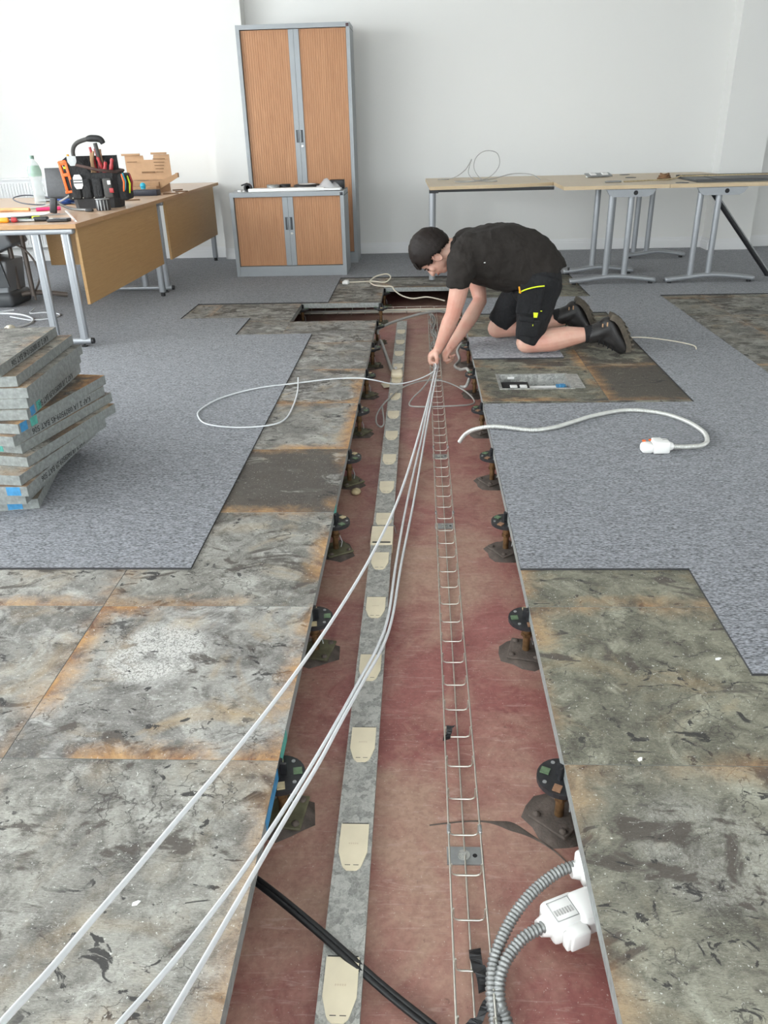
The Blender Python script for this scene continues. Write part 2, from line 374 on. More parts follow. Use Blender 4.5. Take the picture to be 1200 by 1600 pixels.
M_ORANGE = plain('orange_plastic', (0.86, 0.15, 0.02), .4, 0, .06, 30)
M_AMBER = plain('amber_plastic', (0.86, 0.36, 0.02), .4, 0, .06, 30)
M_RED = plain('red_plastic', (0.42, 0.03, 0.035), .4, 0, .1, 30)
M_PINK = plain('magenta_plastic', (0.70, 0.035, 0.16), .4, 0, .05, 30)
M_BLUE = plain('blue_cable', (0.015, 0.06, 0.24), .4, 0, .12, 30)
M_CYAN = plain('cyan_plastic', (0.04, 0.48, 0.66), .4, 0, .06, 30)
M_TEAL = plain('teal_mark_paint', (0.08, 0.36, 0.30), .6, 0, .2, 60)
M_BMARK = plain('blue_mark_paint', (0.05, 0.24, 0.46), .6, 0, .2, 60)
M_INK = plain('black_ink', (0.012, 0.012, 0.013), .7)
M_CARD = plain('brown_cardboard', (0.42, 0.255, 0.14), .85, 0, .06, 20)
M_CARD_IN = plain('brown_cardboard_inside', (0.47, 0.29, 0.165), .85, 0, .05, 20)
M_CARD_DK = plain('cardboard_print', (0.20, 0.11, 0.055), .85)
M_BAG = mat_cloth('dark_grey_nylon', (0.026, 0.026, 0.027), .2, 30)
M_BAG2 = plain('tote_webbing_grey', (0.075, 0.072, 0.068), .8, 0, .15, 80)
M_BAGRIM = plain('brown_binding', (0.075, 0.042, 0.035), .8, 0, .15, 80)
M_PAPER = plain('white_paper', (0.78, 0.78, 0.77), .7, 0, .02, 5)
M_SCREEN = plain('grey_phone_screen', (0.36, 0.37, 0.38), .12, 0, .02, 3)
M_GREYCASE = plain('grey_vinyl_case', (0.30, 0.315, 0.33), .38, 0, .1, 6)
M_GREYDK = plain('dark_grey_vinyl', (0.075, 0.08, 0.085), .45, 0, .1, 6)
def mat_clear(name, col, a):
    t = NT(name); t.out(col, .08, 0.0)
    tr = t.n('ShaderNodeBsdfTransparent', i_0=(*[min(1, .75+.25*x) for x in col], 1)); mx = t.n('ShaderNodeMixShader', i_0=a)
    t.t.links.new(tr.outputs[0], mx.inputs[1]); t.t.links.new(t.b.outputs[0], mx.inputs[2])
    t.t.links.new(mx.outputs[0], t.t.nodes['Material Output'].inputs[0]); return t.mat
M_CLEAR = mat_clear('clear_pet_plastic', (0.78, 0.84, 0.84), .32)
M_CLEARBAG = mat_clear('clear_polythene', (0.74, 0.75, 0.77), .55)
M_GLASS = mat_clear('window_glass', (0.9, 0.95, 0.95), .08)
M_FRAME = plain('white_upvc', (0.8, 0.8, 0.8), .35, 0, .02, 5)

# ================================================================== THE ROOM
VOID = -0.16
floor = struct('floor', MB().b2((RX0, RY0, VOID-.1), (RX1, RY1+.2, VOID)), M_SLAB)
struct('ceiling', MB().b2((RX0-.2, RY0-.2, CEIL), (RX1+.2, RY1+.4, CEIL+.1)), M_CEIL)
def wall_with_windows(name, axis, at, lo, hi, thick, wins):
    mb = MB()
    def bx(a, b, z0, z1):
        if axis == 'x': mb.b2((min(at, at+thick), a, z0), (max(at, at+thick), b, z1))
        else: mb.b2((a, min(at, at+thick), z0), (b, max(at, at+thick), z1))
    bx(lo, hi, VOID-.1, SILL); bx(lo, hi, HEAD, CEIL)
    e = [lo]+[q for w in wins for q in w]+[hi]
    for i in range(0, len(e), 2): bx(e[i], e[i+1], SILL, HEAD)
    return struct(name, mb, M_WALL)
wall_with_windows('wall_left', 'x', RX0, RY0-.2, RY1+.2, -.2, WIN_L)
wall_with_windows('wall_right', 'x', RX1, RY0-.2, RY1+.2, .2, WIN_R)
wall_with_windows('wall_rear', 'y', RY0, RX0, RX1, -.2, WIN_B)
wi = 0
for wall, wins in (('l', WIN_L), ('r', WIN_R), ('b', WIN_B)):
    for a, b in wins:
        wi += 1; root = link('window_%d' % wi, None); root['kind'] = 'structure'; fr = MB(); gl = MB()
        def bx(mb, u0, u1, z0, z1, t=.06):
            if wall == 'b': mb.b2((u0, RY0-.12-t/2, z0), (u1, RY0-.12+t/2, z1))
            else:
                x = RX0-.12 if wall == 'l' else RX1+.12; mb.b2((x-t/2, u0, z0), (x+t/2, u1, z1))
        m = (a+b)/2
        for u0, u1, z0, z1 in ((a, b, SILL, SILL+.05), (a, b, HEAD-.05, HEAD), (a, a+.05, SILL+.05, HEAD-.05), (b-.05, b, SILL+.05, HEAD-.05), (m-.03, m+.03, SILL+.05, HEAD-.05)): bx(fr, u0, u1, z0, z1)
        part('window_frame', fr, M_FRAME, root)
        for u0, u1 in ((a+.05, m-.03), (m+.03, b-.05)):
            g = MB(); bx(g, u0, u1, SILL+.05, HEAD-.05, .006); part('pane', g, M_GLASS, root)
# back wall with two shallow piers
back = MB().b2((RX0, RY1, VOID-.1), (RX1, RY1+.2, CEIL))
back.b2((-1.985, 7.10, VOID), (-1.62, RY1, CEIL)); back.b2((2.86, 7.10, VOID), (3.26, RY1, CEIL)); back.b2((RX0, 7.24, VOID), (-1.985, RY1, CEIL))
struct('wall_back', back, M_WALL)
def skirt(name, runs):
    mb = MB()
    for (x0, y0), (x1, y1) in runs:      # front face of a run, room side toward -y or side faces
        if abs(y1-y0) < 1e-6:
            mb.b2((x0, y0-.018, 0), (x1, y0, .075)); mb.b2((x0, y0-.012, .075), (x1, y0, .098)); mb.b2((x0, y0-.006, .098), (x1, y0, .112))
        else:
            s = -1 if x0 < 2.9 and x0 > 0 else 1
            for t, z0, z1 in ((.018, 0, .075), (.012, .075, .098), (.006, .098, .112)): mb.b2((min(x0, x0+s*t), min(y0, y1), z0), (max(x0, x0+s*t), max(y0, y1), z1))
    return struct(name, mb, M_SKIRT)
skirt('baseboard_back', [((-1.62, RY1), (2.86, RY1)), ((2.86, 7.082), (2.86, RY1)), ((2.86, 7.10), (3.26, 7.10)), ((3.26, RY1), (RX1, RY1)), ((-1.985, 7.10), (-1.62, 7.10)), ((RX0, 7.24), (-1.985, 7.24)), ((-1.62, 7.082), (-1.62, RY1))])

# ------------------------------------------------------------------ raised floor tiles (parts of the floor)
TT = 0.034
def tile_mesh(t=TT, name='floor_tile', cut=None):
    mb = MB(); g = .2992
    if cut is None:
        mb.box((0, 0, -t/2), (2*g, 2*g, t), 0, 1, None, 0)
    else:
        x0, x1, y0, y1 = cut
        for a, b in (((-g, -g), (x0, g)), ((x1, -g), (g, g)), ((x0, -g), (x1, y0)), ((x0, y1), (x1, g))): mb.b2((a[0], a[1], -t), (b[0], b[1], 0), 1, 0)
    return mb.mesh(name, [M_TILE, M_EDGE])
ME_TILE = tile_mesh(); BOXCUT = (-.19, .162, -.102, .142); ME_TILE_BOX = tile_mesh(cut=BOXCUT)
def is_open(c, r): return (c == 0 and -4 <= r <= 8) or (c == -1 and r == 7)
BARE = [(-9, -.3, -9, .805), (-.7, -.3, .8, 5.87), (-1.2, -.3, 3.81, 4.31), (-1.7, -.3, 4.31, 4.82), (-.7, 1.28, 4.88, 5.87),
        (.3, .79, -9, .80), (.79, 9, -9, .30), (.3, 1.287, 2.35, 4.32), (1.80, 3.3, 2.35, 4.84)]
def bare_overlap(x0, x1, y0, y1):
    return any(min(x1, b[1])-max(x0, b[0]) > .01 and min(y1, b[3])-max(y0, b[2]) > .01 for b in BARE)
deck = MB(); nt = 0
DARK = {(-1, 2): .72, (-1, 4): .25, (1, 4): .15, (2, 4): .95, (2, 5): .62, (1, 5): .35, (1, 6): .15, (-2, 7): .3, (-1, 8): .35, (0, 9): .45, (1, 8): .3, (4, 7): .3, (3, 7): .12, (4, 6): .25, (3, 6): .08, (3, 5): .1, (3, 4): .05, (4, 5): .2, (1, -1): .14, (1, 0): .12, (-1, -1): .10, (-2, -1): .16, (-1, 0): .04, (-2, 0): 0, (1, -2): .3, (2, -1): .3}
for c in range(-9, 9):
    for r in range(-8, 12):
        if is_open(c, r): continue
        cx, cy = .6*c, .6*r+.3
        x0, x1, y0, y1 = max(cx-.3, RX0), min(cx+.3, RX1), max(cy-.3, RY0), min(cy+.3, RY1)
        if x1-x0 < .02 or y1-y0 < .02: continue
        adj = any(is_open(c+i, r+j) for i, j in ((1, 0), (-1, 0), (0, 1), (0, -1)))
        vis = (bare_overlap(x0, x1, y0, y1) or adj) and r >= -3 and abs(c) <= 4 and r <= 9
        if vis:
            o = link('floor_tile', ME_TILE_BOX if (c, r) == (1, 4) else ME_TILE, floor, (cx, cy, 0))
            dk = DARK.get((c, r), random.uniform(0, .22)); gr = (.30 if c > 2 else .80 if c > 0 else .10)+random.uniform(-.1, .1)
            o.color = (dk, max(0, gr), {(-1, 1): .7, (-2, 1): .6, (-1, 0): 1.0, (-2, 0): .5, (-1, 3): .9, (-1, 4): 1.0, (1, 4): .8, (2, 4): .5, (1, 5): .8, (1, 0): .5, (1, 1): .7, (-1, 2): .6}.get((c, r), random.uniform(.2, .55)), 1 if (c, r) == (-1, 0) else .25 if (c, r) in ((1, -1), (-1, 1)) else 0)
            nt += 1
        else: deck.b2((x0, y0, -TT), (x1, y1, -.0005))
struct('subfloor_deck', deck, M_EDGE, floor)

# ------------------------------------------------------------------ carpet tiles (parts of the floor)
CT = 0.007
def axis_cuts(lo, hi, pts, step=.5):
    pts = sorted(pts); out = list(pts)
    while out[0] > lo: out.insert(0, out[0]-step)
    while out[-1] < hi: out.append(out[-1]+step)
    return out
YL = axis_cuts(RY0, 7.3, [.305, .805, 1.306, 1.807, 2.308, 2.808, 3.309, 3.81, 4.31, 4.82, 5.35, 5.87, 6.37, 6.87])
YR = axis_cuts(RY0, 7.3, [-.2, .30, .80, 1.316, 1.833, 2.35, 2.85, 3.34, 3.83, 4.32, 4.88, 5.38, 5.87, 6.37, 6.87])
XL = [-5.2, -4.7, -4.2, -3.7, -3.2, -2.7, -2.2, -1.7, -1.2, -.7, -.2, .3]
XR = [.3, .795, 1.283, 1.80, 2.3, 2.8, 3.3, 3.8, 4.3, 4.8, 5.4]
cache = {}; nc = 0; rest = MB()
for XS, YS in ((XL, YL), (XR, YR)):
    for i in range(len(XS)-1):
        for j in range(len(YS)-1):
            x0, x1, y0, y1 = XS[i], XS[i+1], YS[j], YS[j+1]
            if y1 > 7.3: y1 = 7.3
            if y1-y0 < .02: continue
            if XS is XL and y0 < 5.86 and x0 > -.3: continue
            if bare_overlap(x0+.02, x1-.02, y0+.02, y1-.02): continue
            if x1 > -.3 and x0 < .3 and y0 < 5.38: continue
            if y1 < -.5 or x0 > 4.2 or x1 < -4.4:
                if not (y1 < .31): rest.b2((x0, y0, 0), (x1, y1, CT), 1, 0)
                continue
            w, h = round(x1-x0-.0003, 4), round(y1-y0-.0003, 4)
            if (w, h) not in cache:
                mb = MB().b2((-w/2, -h/2, 0), (w/2, h/2, CT), 1, 0); cache[(w, h)] = mb.mesh('carpet_tile', [M_CARPET, M_BACK])
            link('carpet_tile', cache[(w, h)], floor, ((x0+x1)/2, (y0+y1)/2, 0)); nc += 1
rs = link('carpet_remainder', rest.mesh('carpet_remainder', [M_CARPET, M_BACK]), floor); rs['kind'] = 'stuff'
print('tiles', nt, 'carpet', nc)
# ================================================================== IN THE TRENCH
ORD = ['first', 'second', 'third', 'fourth', 'fifth', 'sixth', 'seventh', 'eighth', 'ninth', 'tenth', 'eleventh', 'twelfth', 'thirteenth']
# pedestals: base plate in glue, tube, nut, round head with locating blocks
def make_pedestal(glue_seed, round_glue):
    rg = random.Random(glue_seed)
    p = thing('floor_pedestal', 'x', 'pedestal', (0, 0, VOID), 0, 'pedestals carrying the raised floor')
    g = MB(); n = 14; ring = [(.062+.02*rg.random())*(1.0 if round_glue else .95) for _ in range(n)]
    vs = [(ring[i]*math.cos(2*math.pi*i/n), ring[i]*math.sin(2*math.pi*i/n), 0) for i in range(n)]+[(.8*ring[i]*math.cos(2*math.pi*i/n), .8*ring[i]*math.sin(2*math.pi*i/n), .008+.006*rg.random()) for i in range(n)]+[(0, 0, .012)]
    g.add(vs, [(i, (i+1) % n, n+(i+1) % n, n+i) for i in range(n)]+[(n+i, n+(i+1) % n, 2*n) for i in range(n)], 0, True)
    part('glue_bed', g, M_GLUE, p, False)
    b = MB().bbox((0, 0, .0145), (.096, .096, .007), .003)
    pl = part('base_plate', b, M_OLIVE if not round_glue else M_GLUE, p, False)
    for a, c in ((.034, .034), (-.034, .034), (.034, -.034), (-.034, -.034)):
        part('glue_dimple', MB().ell((a, c, .018), (.009, .009, .006), nu=8, nv=6), M_GLUE, pl, False)
    t = MB().cyl((0, 0, .016), (0, 0, .074), .0105).cyl((0, 0, .07), (0, 0, .115), .0125); part('tube', t, M_BRASS, p, False)
    nut = MB().cyl((0, 0, .066), (0, 0, .075), .0165, n=6, smooth=False); part('lock_nut', nut, M_BRASS, p, False)
    pin = MB().tube([(.014, -.006, .068), (.020, -.012, .045), (.012, -.018, .028)], .0018, 5); part('locking_wire', pin, M_STEEL, p, False)
    h = MB(); R = .054; m = 26
    poly = [(R*math.cos(2*math.pi*i/m), R*math.sin(2*math.pi*i/m)) for i in range(m)]
    h.prism(poly, .114, .1255); h.cyl((0, 0, .100), (0, 0, .114), .024, .034)
    hd = part('head', h, M_BLACKP, p, False)
    part('cross_lug', MB().box((0, 0, .140), (.006, .03, .029)).box((0, 0, .140), (.03, .006, .029)), M_BLACKP, hd, False)
    for k, (a, mt) in enumerate(((.3, M_PADB), (1.9, M_PADG), (3.45, M_PADB), (5.0, M_PADG))):
        x, y = .038*math.cos(a), .038*math.sin(a)
        part('pad', MB().box((x, y, .1272), (.019, .017, .0035), a), M_COPPER if (k == 2 and round_glue) else mt, hd, False)
    for a in (1.1, 2.7, 4.2, 5.8):
        x, y = .043*math.cos(a), .043*math.sin(a)
        part('screw', MB().cyl((x, y, .1255), (x, y, .1275), .0045, n=8), M_STEEL, hd, False)
    return p
pedA = make_pedestal(1, False); pedB = make_pedestal(5, True)
spots = []
for k in range(-1, 9):
    o = ORD[k] if k >= 0 else ''
    spots.append((-.3, .6*k, pedA, ('floor pedestal under the left trench edge, %s from the camera' % o) if k >= 0 else 'floor pedestal under the left trench edge, nearest, below the picture'))
    spots.append((.3, .6*k, pedB, ('floor pedestal under the right trench edge, %s from the camera' % o) if k >= 0 else 'floor pedestal under the right trench edge, nearest, below the picture'))
spots += [(-.9, 4.2, pedA, 'floor pedestal at near left corner of the side opening in the floor'), (-.9, 4.8, pedA, 'floor pedestal at far left corner of the side opening in the floor'),
          (-.3, 5.4, pedA, 'floor pedestal at far left end of the trench below the white lead'), (.3, 5.4, pedB, 'floor pedestal at far right end of the trench behind the kneeling worker')]
first = {}
for i, (x, y, proto, lab) in enumerate(spots):
    if 'below the picture' in lab: continue
    a = .25+1.3*random.random()
    if proto not in first: first[proto] = 1; proto.location = (x, y, VOID); proto.rotation_euler = (0, 0, a); proto['label'] = lab
    else: dup(proto, (x, y, VOID), a, lab)

# galvanised under-floor trunking with cream outlet covers
tr = thing('underfloor_trunking', 'flat galvanised under-floor power trunking with cream outlet covers along the trench', 'trunking', (-.137, 1.6, VOID))
def trunk_x(y): return -.139+.000*y
xs = (-.174, -.102)
for nm, y0, y1 in (('trunking_length', -1.7, 1.195), ('trunking_length', 1.325, 4.74)):
    m = MB().b2((xs[0], y0, VOID), (xs[1], y1, -.128)).b2((xs[0]-.0015, y0, -.131), (xs[0]+.004, y1, -.1262)).b2((xs[1]-.004, y0, -.131), (xs[1]+.0015, y1, -.1262))
    part(nm, m, M_GALV, tr)
jb = MB().b2((xs[0]-.003, 1.195, VOID), (xs[1]+.003, 1.325, -.119)); j = part('joint_box', jb, M_CREAM, tr, label='raised cream joint box')
part('joint_slot', MB().b2((xs[0]+.004, 1.196, -.119), (xs[1]-.004, 1.204, -.1182)), M_INK, j)
part('joint_clip', MB().tube([(xs[0]-.012, 1.34, VOID+.004), (xs[0]-.006, 1.335, -.122), (xs[1]+.006, 1.335, -.122), (xs[1]+.012, 1.34, VOID+.004)], .0018, 5), M_STEEL, j)
cov = MB(); hw = .0295
cov.prism([(-.010, -.066), (.010, -.066), (.017, -.060), (.020, -.054), (hw, -.022), (hw, .05), (-hw, .05), (-hw, -.022), (-.020, -.054), (-.017, -.060)], 0, .0022)
ME_COV = cov.mesh('outlet_cover', M_CREAM)
slot = MB().b2((-hw+.002, .0505, -.0004), (hw-.002, .0535, .0008)).b2((-.014, -.0545, .0019), (-.003, -.0532, .0024)).b2((.003, -.0545, .0019), (.014, -.0532, .0024)); ME_SLOT = slot.mesh('slot', M_INK)
logo = MB()
for q in range(5): logo.b2((-.010+.0042*q, -.003, .0021), (-.0072+.0042*q, .0005, .0025))
ME_LOGO = logo.mesh('moulded_mark', plain('cream_moulding', (.60, .50, .36), .5))
yk = [-.40, -.10, .20, .50, .80, 1.09]+[1.40+.30*q for q in range(11)]
for y in yk:
    c = link('outlet_cover', ME_COV, tr, (-.138+.137, y-1.6, -.128-VOID))
    s = link('slot', ME_SLOT, c); s = link('moulded_mark', ME_LOGO, c)
single('loose_trunking_cover', MB().bbox((0, 0, 0), (.075, .06, .006), .002, Matrix.Translation((-.185, 3.18, -.150)) @ Matrix.Rotation(.35, 4, 'Z') @ Matrix.Rotation(.1, 4, 'X')), M_CREAM, 'loose cream cover lying beside the trunking near the cable loops', 'cover')
single('outlet_block', MB().bbox((-.138, 3.28, -.112), (.07, .10, .034), .012), M_CREAM, 'rounded cream outlet block fitted on top of the trunking', 'outlet')

# wire cable tray
ty = thing('wire_cable_tray', 'narrow zinc wire basket cable tray running along the trench floor', 'cable tray', (.092, 1.6, VOID))
TX0, TX1, TXM = .059, .125, .092; TZ0, TZ1 = -.153, -.121
def tray_x(y): return 0.0
for x, z in ((TX0, TZ1), (TX1, TZ1), (TXM, TZ0)):
    part('long_wire', MB().tube([(x, -1.7, z), (x, -.9, z), (x, 1.5, z), (x, 5.05, z)], .0021, 6), M_CHROME, ty)
def rung_mesh():
    r = .010; z0, z1 = TZ0-VOID+.004, TZ1-VOID; w = (TX1-TX0)/2-.003
    pts = [(-w, 0, z1+.004), (-w, 0, z0+r), (-w+r*.3, 0, z0+r*.3), (-w+r, 0, z0), (w-r, 0, z0), (w-r*.3, 0, z0+r*.3), (w, 0, z0+r), (w, 0, z1+.004)]
    return MB().tube(pts, .0021, 6).mesh('cross_wire', M_CHROME)
ME_RUNG = rung_mesh()
for k in range(-10, 47): link('cross_wire', ME_RUNG, ty, (0, .045+.1*k-1.6, 0))
for y in (-.10, 1.40, 2.10, 3.3):
    b = part('fixing_plate', MB().b2((TX0-.004, y-.022, VOID), (TX1+.004, y+.022, VOID+.003)), M_STEEL, ty)
    part('washer', MB().cyl((TXM-.002, y, VOID+.003), (TXM-.002, y, VOID+.0055), .013, n=14).cyl((TXM-.002, y, VOID+.005), (TXM-.002, y, VOID+.010), .005, n=8), M_GALV, b)
    part('bolt_hole', MB().cyl((TXM+.021, y, VOID+.003), (TXM+.021, y, VOID+.0034), .005, n=8), M_INK, b)
for y in (-.065, 1.44, 2.12):
    for x in (TX0, TX1): part('splice_clip', MB().bbox((x, y, TZ1), (.007, .022, .009), .002).cyl((x, y-.007, TZ1), (x, y-.007, TZ1+.008), .003, n=6), M_STEEL, ty)
# second tray crossing the far end of the trench, packed with old cables
ct = thing('crossing_cable_tray', 'wire cable tray crossing the dark far end of the trench', 'cable tray', (0, 5.12, VOID))
for y, z in ((5.06, -.115), (5.19, -.115), (5.125, -.147)): part('long_wire', MB().tube([(-1.6, y, z), (1.6, y, z)], .0021, 6), M_CHROME, ct)
for k in range(-14, 15):
    x = .11*k; part('cross_wire', MB().tube([(x, 5.06, -.112), (x, 5.065, -.145), (x, 5.185, -.145), (x, 5.19, -.112)], .0021, 5), M_CHROME, ct)
for k in range(5):
    y = 5.085+.02*k; single('old_cable', MB().tube(smooth_path([(-1.6, y, -.135), (-.6, y+.012*math.sin(k), -.132), (0, y-.01*math.cos(k*2), -.128), (.6, y, -.134), (1.6, y, -.135)], 5), .0042, 6), M_GCABLE if k % 2 else M_OFFW, 'old cable lying in the crossing tray at the far end of the trench', 'cable', 'old cables in the crossing tray')
# bundle of old cables in the tray beyond the worker's hands
for k in range(6):
    rr = random.Random(k); pts = []
    for q in range(11):
        y = 3.45+.155*q; pts.append((TXM+rr.uniform(-.024, .024), y, -.139+rr.uniform(0, .016)))
    single('bundled_cable', MB().tube(smooth_path(pts, 5), .0042, 6), M_GCABLE, 'grey data cable bundled in the wire tray beyond the hands', 'cable', 'cables bundled in the tray behind the hands')
# scraps of black tape caught in the tray
def scrap(pts, w, lab):
    P = smooth_path(pts, 5); mb = MB(); vs = []
    for i, p in enumerate(P):
        s = Vector((w/2, .004*math.sin(i), .003*math.cos(i*1.7))); vs += [p-s, p+s]
    n = len(P); vs2 = [Vector(v)+Vector((0, 0, .0012)) for v in vs]
    fs = [(2*i, 2*i+1, 2*i+3, 2*i+2) for i in range(n-1)]; mb.add(vs2, fs); mb.add(vs, [f[::-1] for f in fs])
    N = len(mb.v)//2
    for i in range(n-1): mb.f += [(2*i, 2*i+2, 2*n+2*i+2, 2*n+2*i), (2*i+1, 2*n+2*i+1, 2*n+2*i+3, 2*i+3)]; mb.m += [0, 0]; mb.sm += [False, False]
    return single('tape_scrap', mb, M_BLACKP, lab, 'tape')
scrap([(.099, -.315, -.147), (.100, -.345, -.140), (.108, -.375, -.132), (.112, -.392, -.148)], .022, 'crumpled black tape scrap in the tray near the grey conduits')
scrap([(.070, -.452, -.148), (.092, -.450, -.140), (.110, -.43, -.135), (.121, -.405, -.14)], .018, 'black tape strip wrapped across the nearest end of the tray')
scrap([(.064, .235, -.150), (.068, .25, -.138), (.074, .268, -.136), (.078, .282, -.15)], .018, 'small black tape scrap on left wire of the tray')

# ------------------------------------------------------------------ cables
def cable(name, pts, r, mat, label, cat='cable', n=8, sub=8, group=None):
    return single(name, MB().tube(smooth_path(pts, sub), r, n), mat, label, cat, group)
cable('data_cable', [(.093, 3.30, -.05), (.090, 3.20, -.055), (.026, 2.44, -.05), (-.044, 1.717, -.045), (-.097, 1.257, -.028), (-.162, .838, .003), (-.224, .505, .037), (-.279, .235, .072), (-.327, .012, .109), (-.367, -.173, .147), (-.399, -.330, .186), (-.421, -.464, .226), (-.436, -.578, .267), (-.444, -.677, .308), (-.449, -.762, .350), (-.452, -.85, .388), (-.455, -1.0, .43), (-.47, -1.3, .45), (-.6, -1.8, .25), (-.7, -2.1, .006)], .0046, M_WCABLE, 'single white cable pulled taut from the hands to the lower left corner')
cable('data_cable', [(.090, 3.30, -.055), (.086, 3.22, -.06), (.019, 2.404, -.12), (-.051, 1.591, -.135), (-.083, 1.079, -.135), (-.096, .742, -.12), (-.119, .553, -.101), (-.161, .348, -.073), (-.196, .167, -.041), (-.227, .008, -.008), (-.254, -.133, .027), (-.278, -.257, .062), (-.299, -.368, .098), (-.319, -.466, .134), (-.336, -.555, .171), (-.351, -.634, .209), (-.364, -.705, .246), (-.376, -.80, .29), (-.40, -1.0, .35), (-.42, -1.3, .36), (-.5, -1.8, .15), (-.55, -2.1, .006)], .0044, M_WCABLE, 'left one of the two white cables running side by side over the trench edge')
cable('data_cable', [(.101, 3.30, -.055), (.101, 3.22, -.06), (.032, 2.404, -.12), (-.025, 1.591, -.135), (-.065, 1.079, -.135), (-.083, .742, -.12), (-.105, .553, -.101), (-.150, .348, -.073), (-.186, .167, -.041), (-.214, .008, -.008), (-.241, -.133, .027), (-.262, -.257, .062), (-.277, -.367, .098), (-.289, -.466, .134), (-.297, -.554, .171), (-.302, -.632, .209), (-.305, -.703, .246), (-.308, -.80, .29), (-.31, -1.0, .35), (-.33, -1.3, .36), (-.42, -1.8, .15), (-.47, -2.1, .006)], .0044, M_WCABLE, 'right one of the two white cables running side by side over the trench edge')
cable('looped_cable', [(.086, 3.27, -.045), (.084, 3.132, -.05), (-.006, 2.994, -.06), (-.127, 2.87, -.05), (-.242, 2.779, 0), (-.326, 2.779, .012), (-.46, 2.771, .012), (-.653, 2.698, .012), (-.839, 2.617, .012), (-.987, 2.464, .012), (-1.045, 2.29, .012), (-1.026, 2.18, .012), (-.958, 2.082, .012), (-.817, 2.037, .012), (-.678, 2.067, .010), (-.62, 2.159, .006), (-.61, 2.353, .006), (-.62, 2.576, .008), (-.643, 2.767, .022)], .0036, M_WCABLE, 'pale cable looping out of the trench over the left carpet')
cable('looped_cable', [(.08, 3.26, -.05), (.077, 3.142, -.06), (.018, 2.969, -.10), (-.041, 2.839, -.12), (-.057, 2.721, -.12), (-.006, 2.677, -.115), (.143, 2.673, -.112), (.262, 2.721, -.12), (.285, 2.795, -.12), (.24, 2.966, -.12), (.138, 3.102, -.11), (.03, 3.131, -.11), (-.096, 3.026, -.116), (-.178, 2.811, -.12), (-.219, 2.603, -.12), (-.219, 2.457, -.12), (-.194, 2.392, -.12), (-.181, 2.456, -.12), (-.201, 2.704, -.12)], .0042, M_GCABLE, 'grey cable looped across the trench below the worker hands')
for dx, s in ((0, 'upper'), (.011, 'lower')):
    cable('black_cable', [(-.9-dx, .25-dx, -.15), (-.5, -.06-dx, -.149), (-.327, -.191-dx, -.12), (-.185, -.301-dx, -.1195), (-.063, -.393-dx, -.138), (.04, -.466-dx, -.148), (.16, -.56-dx, -.152), (.5, -.9-dx, -.152)], .0055, M_BLACKC, s+' one of two black cables crossing the near end of the trench')
cable('grey_flex', [(-.292, 4.17, -.09), (-.286, 4.192, -.06), (-.211, 4.324, -.05), (-.077, 4.474, -.04), (.038, 4.594, -.04), (.157, 4.676, -.05), (.3, 4.7, -.1), (.4, 4.7, -.15)], .009, M_GCABLE, 'thick grey flex arching over the trench just beyond the hands')
cable('grey_hose', [(-.285, 3.95, -.11), (-.262, 3.903, -.07), (-.234, 3.764, -.09), (-.199, 3.575, -.12), (-.170, 3.40, -.13), (-.146, 3.31, -.085)], .010, M_GCABLE, 'short grey hose from left pedestal to the cream outlet block')
cable('grey_hose', [(.268, 3.78, -.09), (.262, 3.718, -.05), (.232, 3.662, -.08), (.240, 3.525, -.10), (.207, 3.384, -.10), (.236, 3.273, -.09), (.268, 3.18, -.06), (.277, 3.069, -.07), (.252, 2.98, -.10), (.225, 3.05, -.125)], .009, M_GCABLE, 'kinked grey hose by the right trench edge beside the kneeling mat')
cable('thin_lead', [(1.20, 3.60, .004), (1.274, 3.572, .011), (1.368, 3.567, .010), (1.497, 3.48, .010), (1.586, 3.369, .010), (1.578, 3.282, .0105)], .0035, M_OFFW, 'thin pale lead lying on the carpet behind the boots')

# lead with its moulded connector: one thing each
def connector_parts(root, M, s=1.0):
    part('connector_body', MB().bbox((0, 0, .026*s), (.072*s, .062*s, .052*s), .010*s, None), M_WHITEP, root, False)
    part('connector_nose', MB().bbox((-.055*s, 0, .022*s), (.055*s, .056*s, .044*s), .018*s, None, 0, 3), M_WHITEP, root, False)
    part('latch', MB().bbox((-.004*s, .040*s, .026*s), (.040*s, .028*s, .040*s), .004*s), M_WHITEP, root, False)
    part('strain_collar', MB().cyl((.034*s, 0, .024*s), (.052*s, 0, .024*s), .021*s, .015*s), M_WHITEP, root, False)
def flex_lead(name, pts, r, mat, label, cloc, crz, cs=1.0, flip=1):
    root = thing(name, label, 'conduit lead', cloc, crz)
    P = smooth_path(pts, 40); L = [0]; inv = Matrix.Translation(cloc) @ Matrix.Rotation(crz, 4, 'Z'); inv = inv.inverted()
    for a, b in zip(P, P[1:]): L.append(L[-1]+(b-a).length)
    n = int(L[-1]/.0078*4); out = []; rad = []; k = 0
    for i in range(n+1):
        s = L[-1]*i/n
        while k < len(L)-2 and L[k+1] < s: k += 1
        t = (s-L[k])/max(1e-9, L[k+1]-L[k]); out.append(inv @ P[k].lerp(P[k+1], t)); rad.append(r if i % 4 < 2 else r*.78)
    part('flexible_conduit', MB().tube(out, rad, 10), mat, root, False); connector_parts(root, None, cs)
    return root
fl = flex_lead('flex_lead', [(.179, 2.132, -.10), (.205, 2.097, -.05), (.248, 2.026, .0), (.329, 2.002, .0185), (.475, 1.958, .017), (.575, 1.987, .017), (.652, 2.042, .017), (.782, 2.14, .017), (.938, 2.205, .017), (1.071, 2.166, .017), (1.153, 2.061, .017), (1.187, 1.925, .017), (1.172, 1.82, .017), (1.134, 1.763, .018), (1.07, 1.737, .022), (1.003, 1.727, .027)], .0098, M_GALVCOND, 'pale flexible conduit with white plug looped on the right carpet', (.955, 1.722, CT), .06, .95)
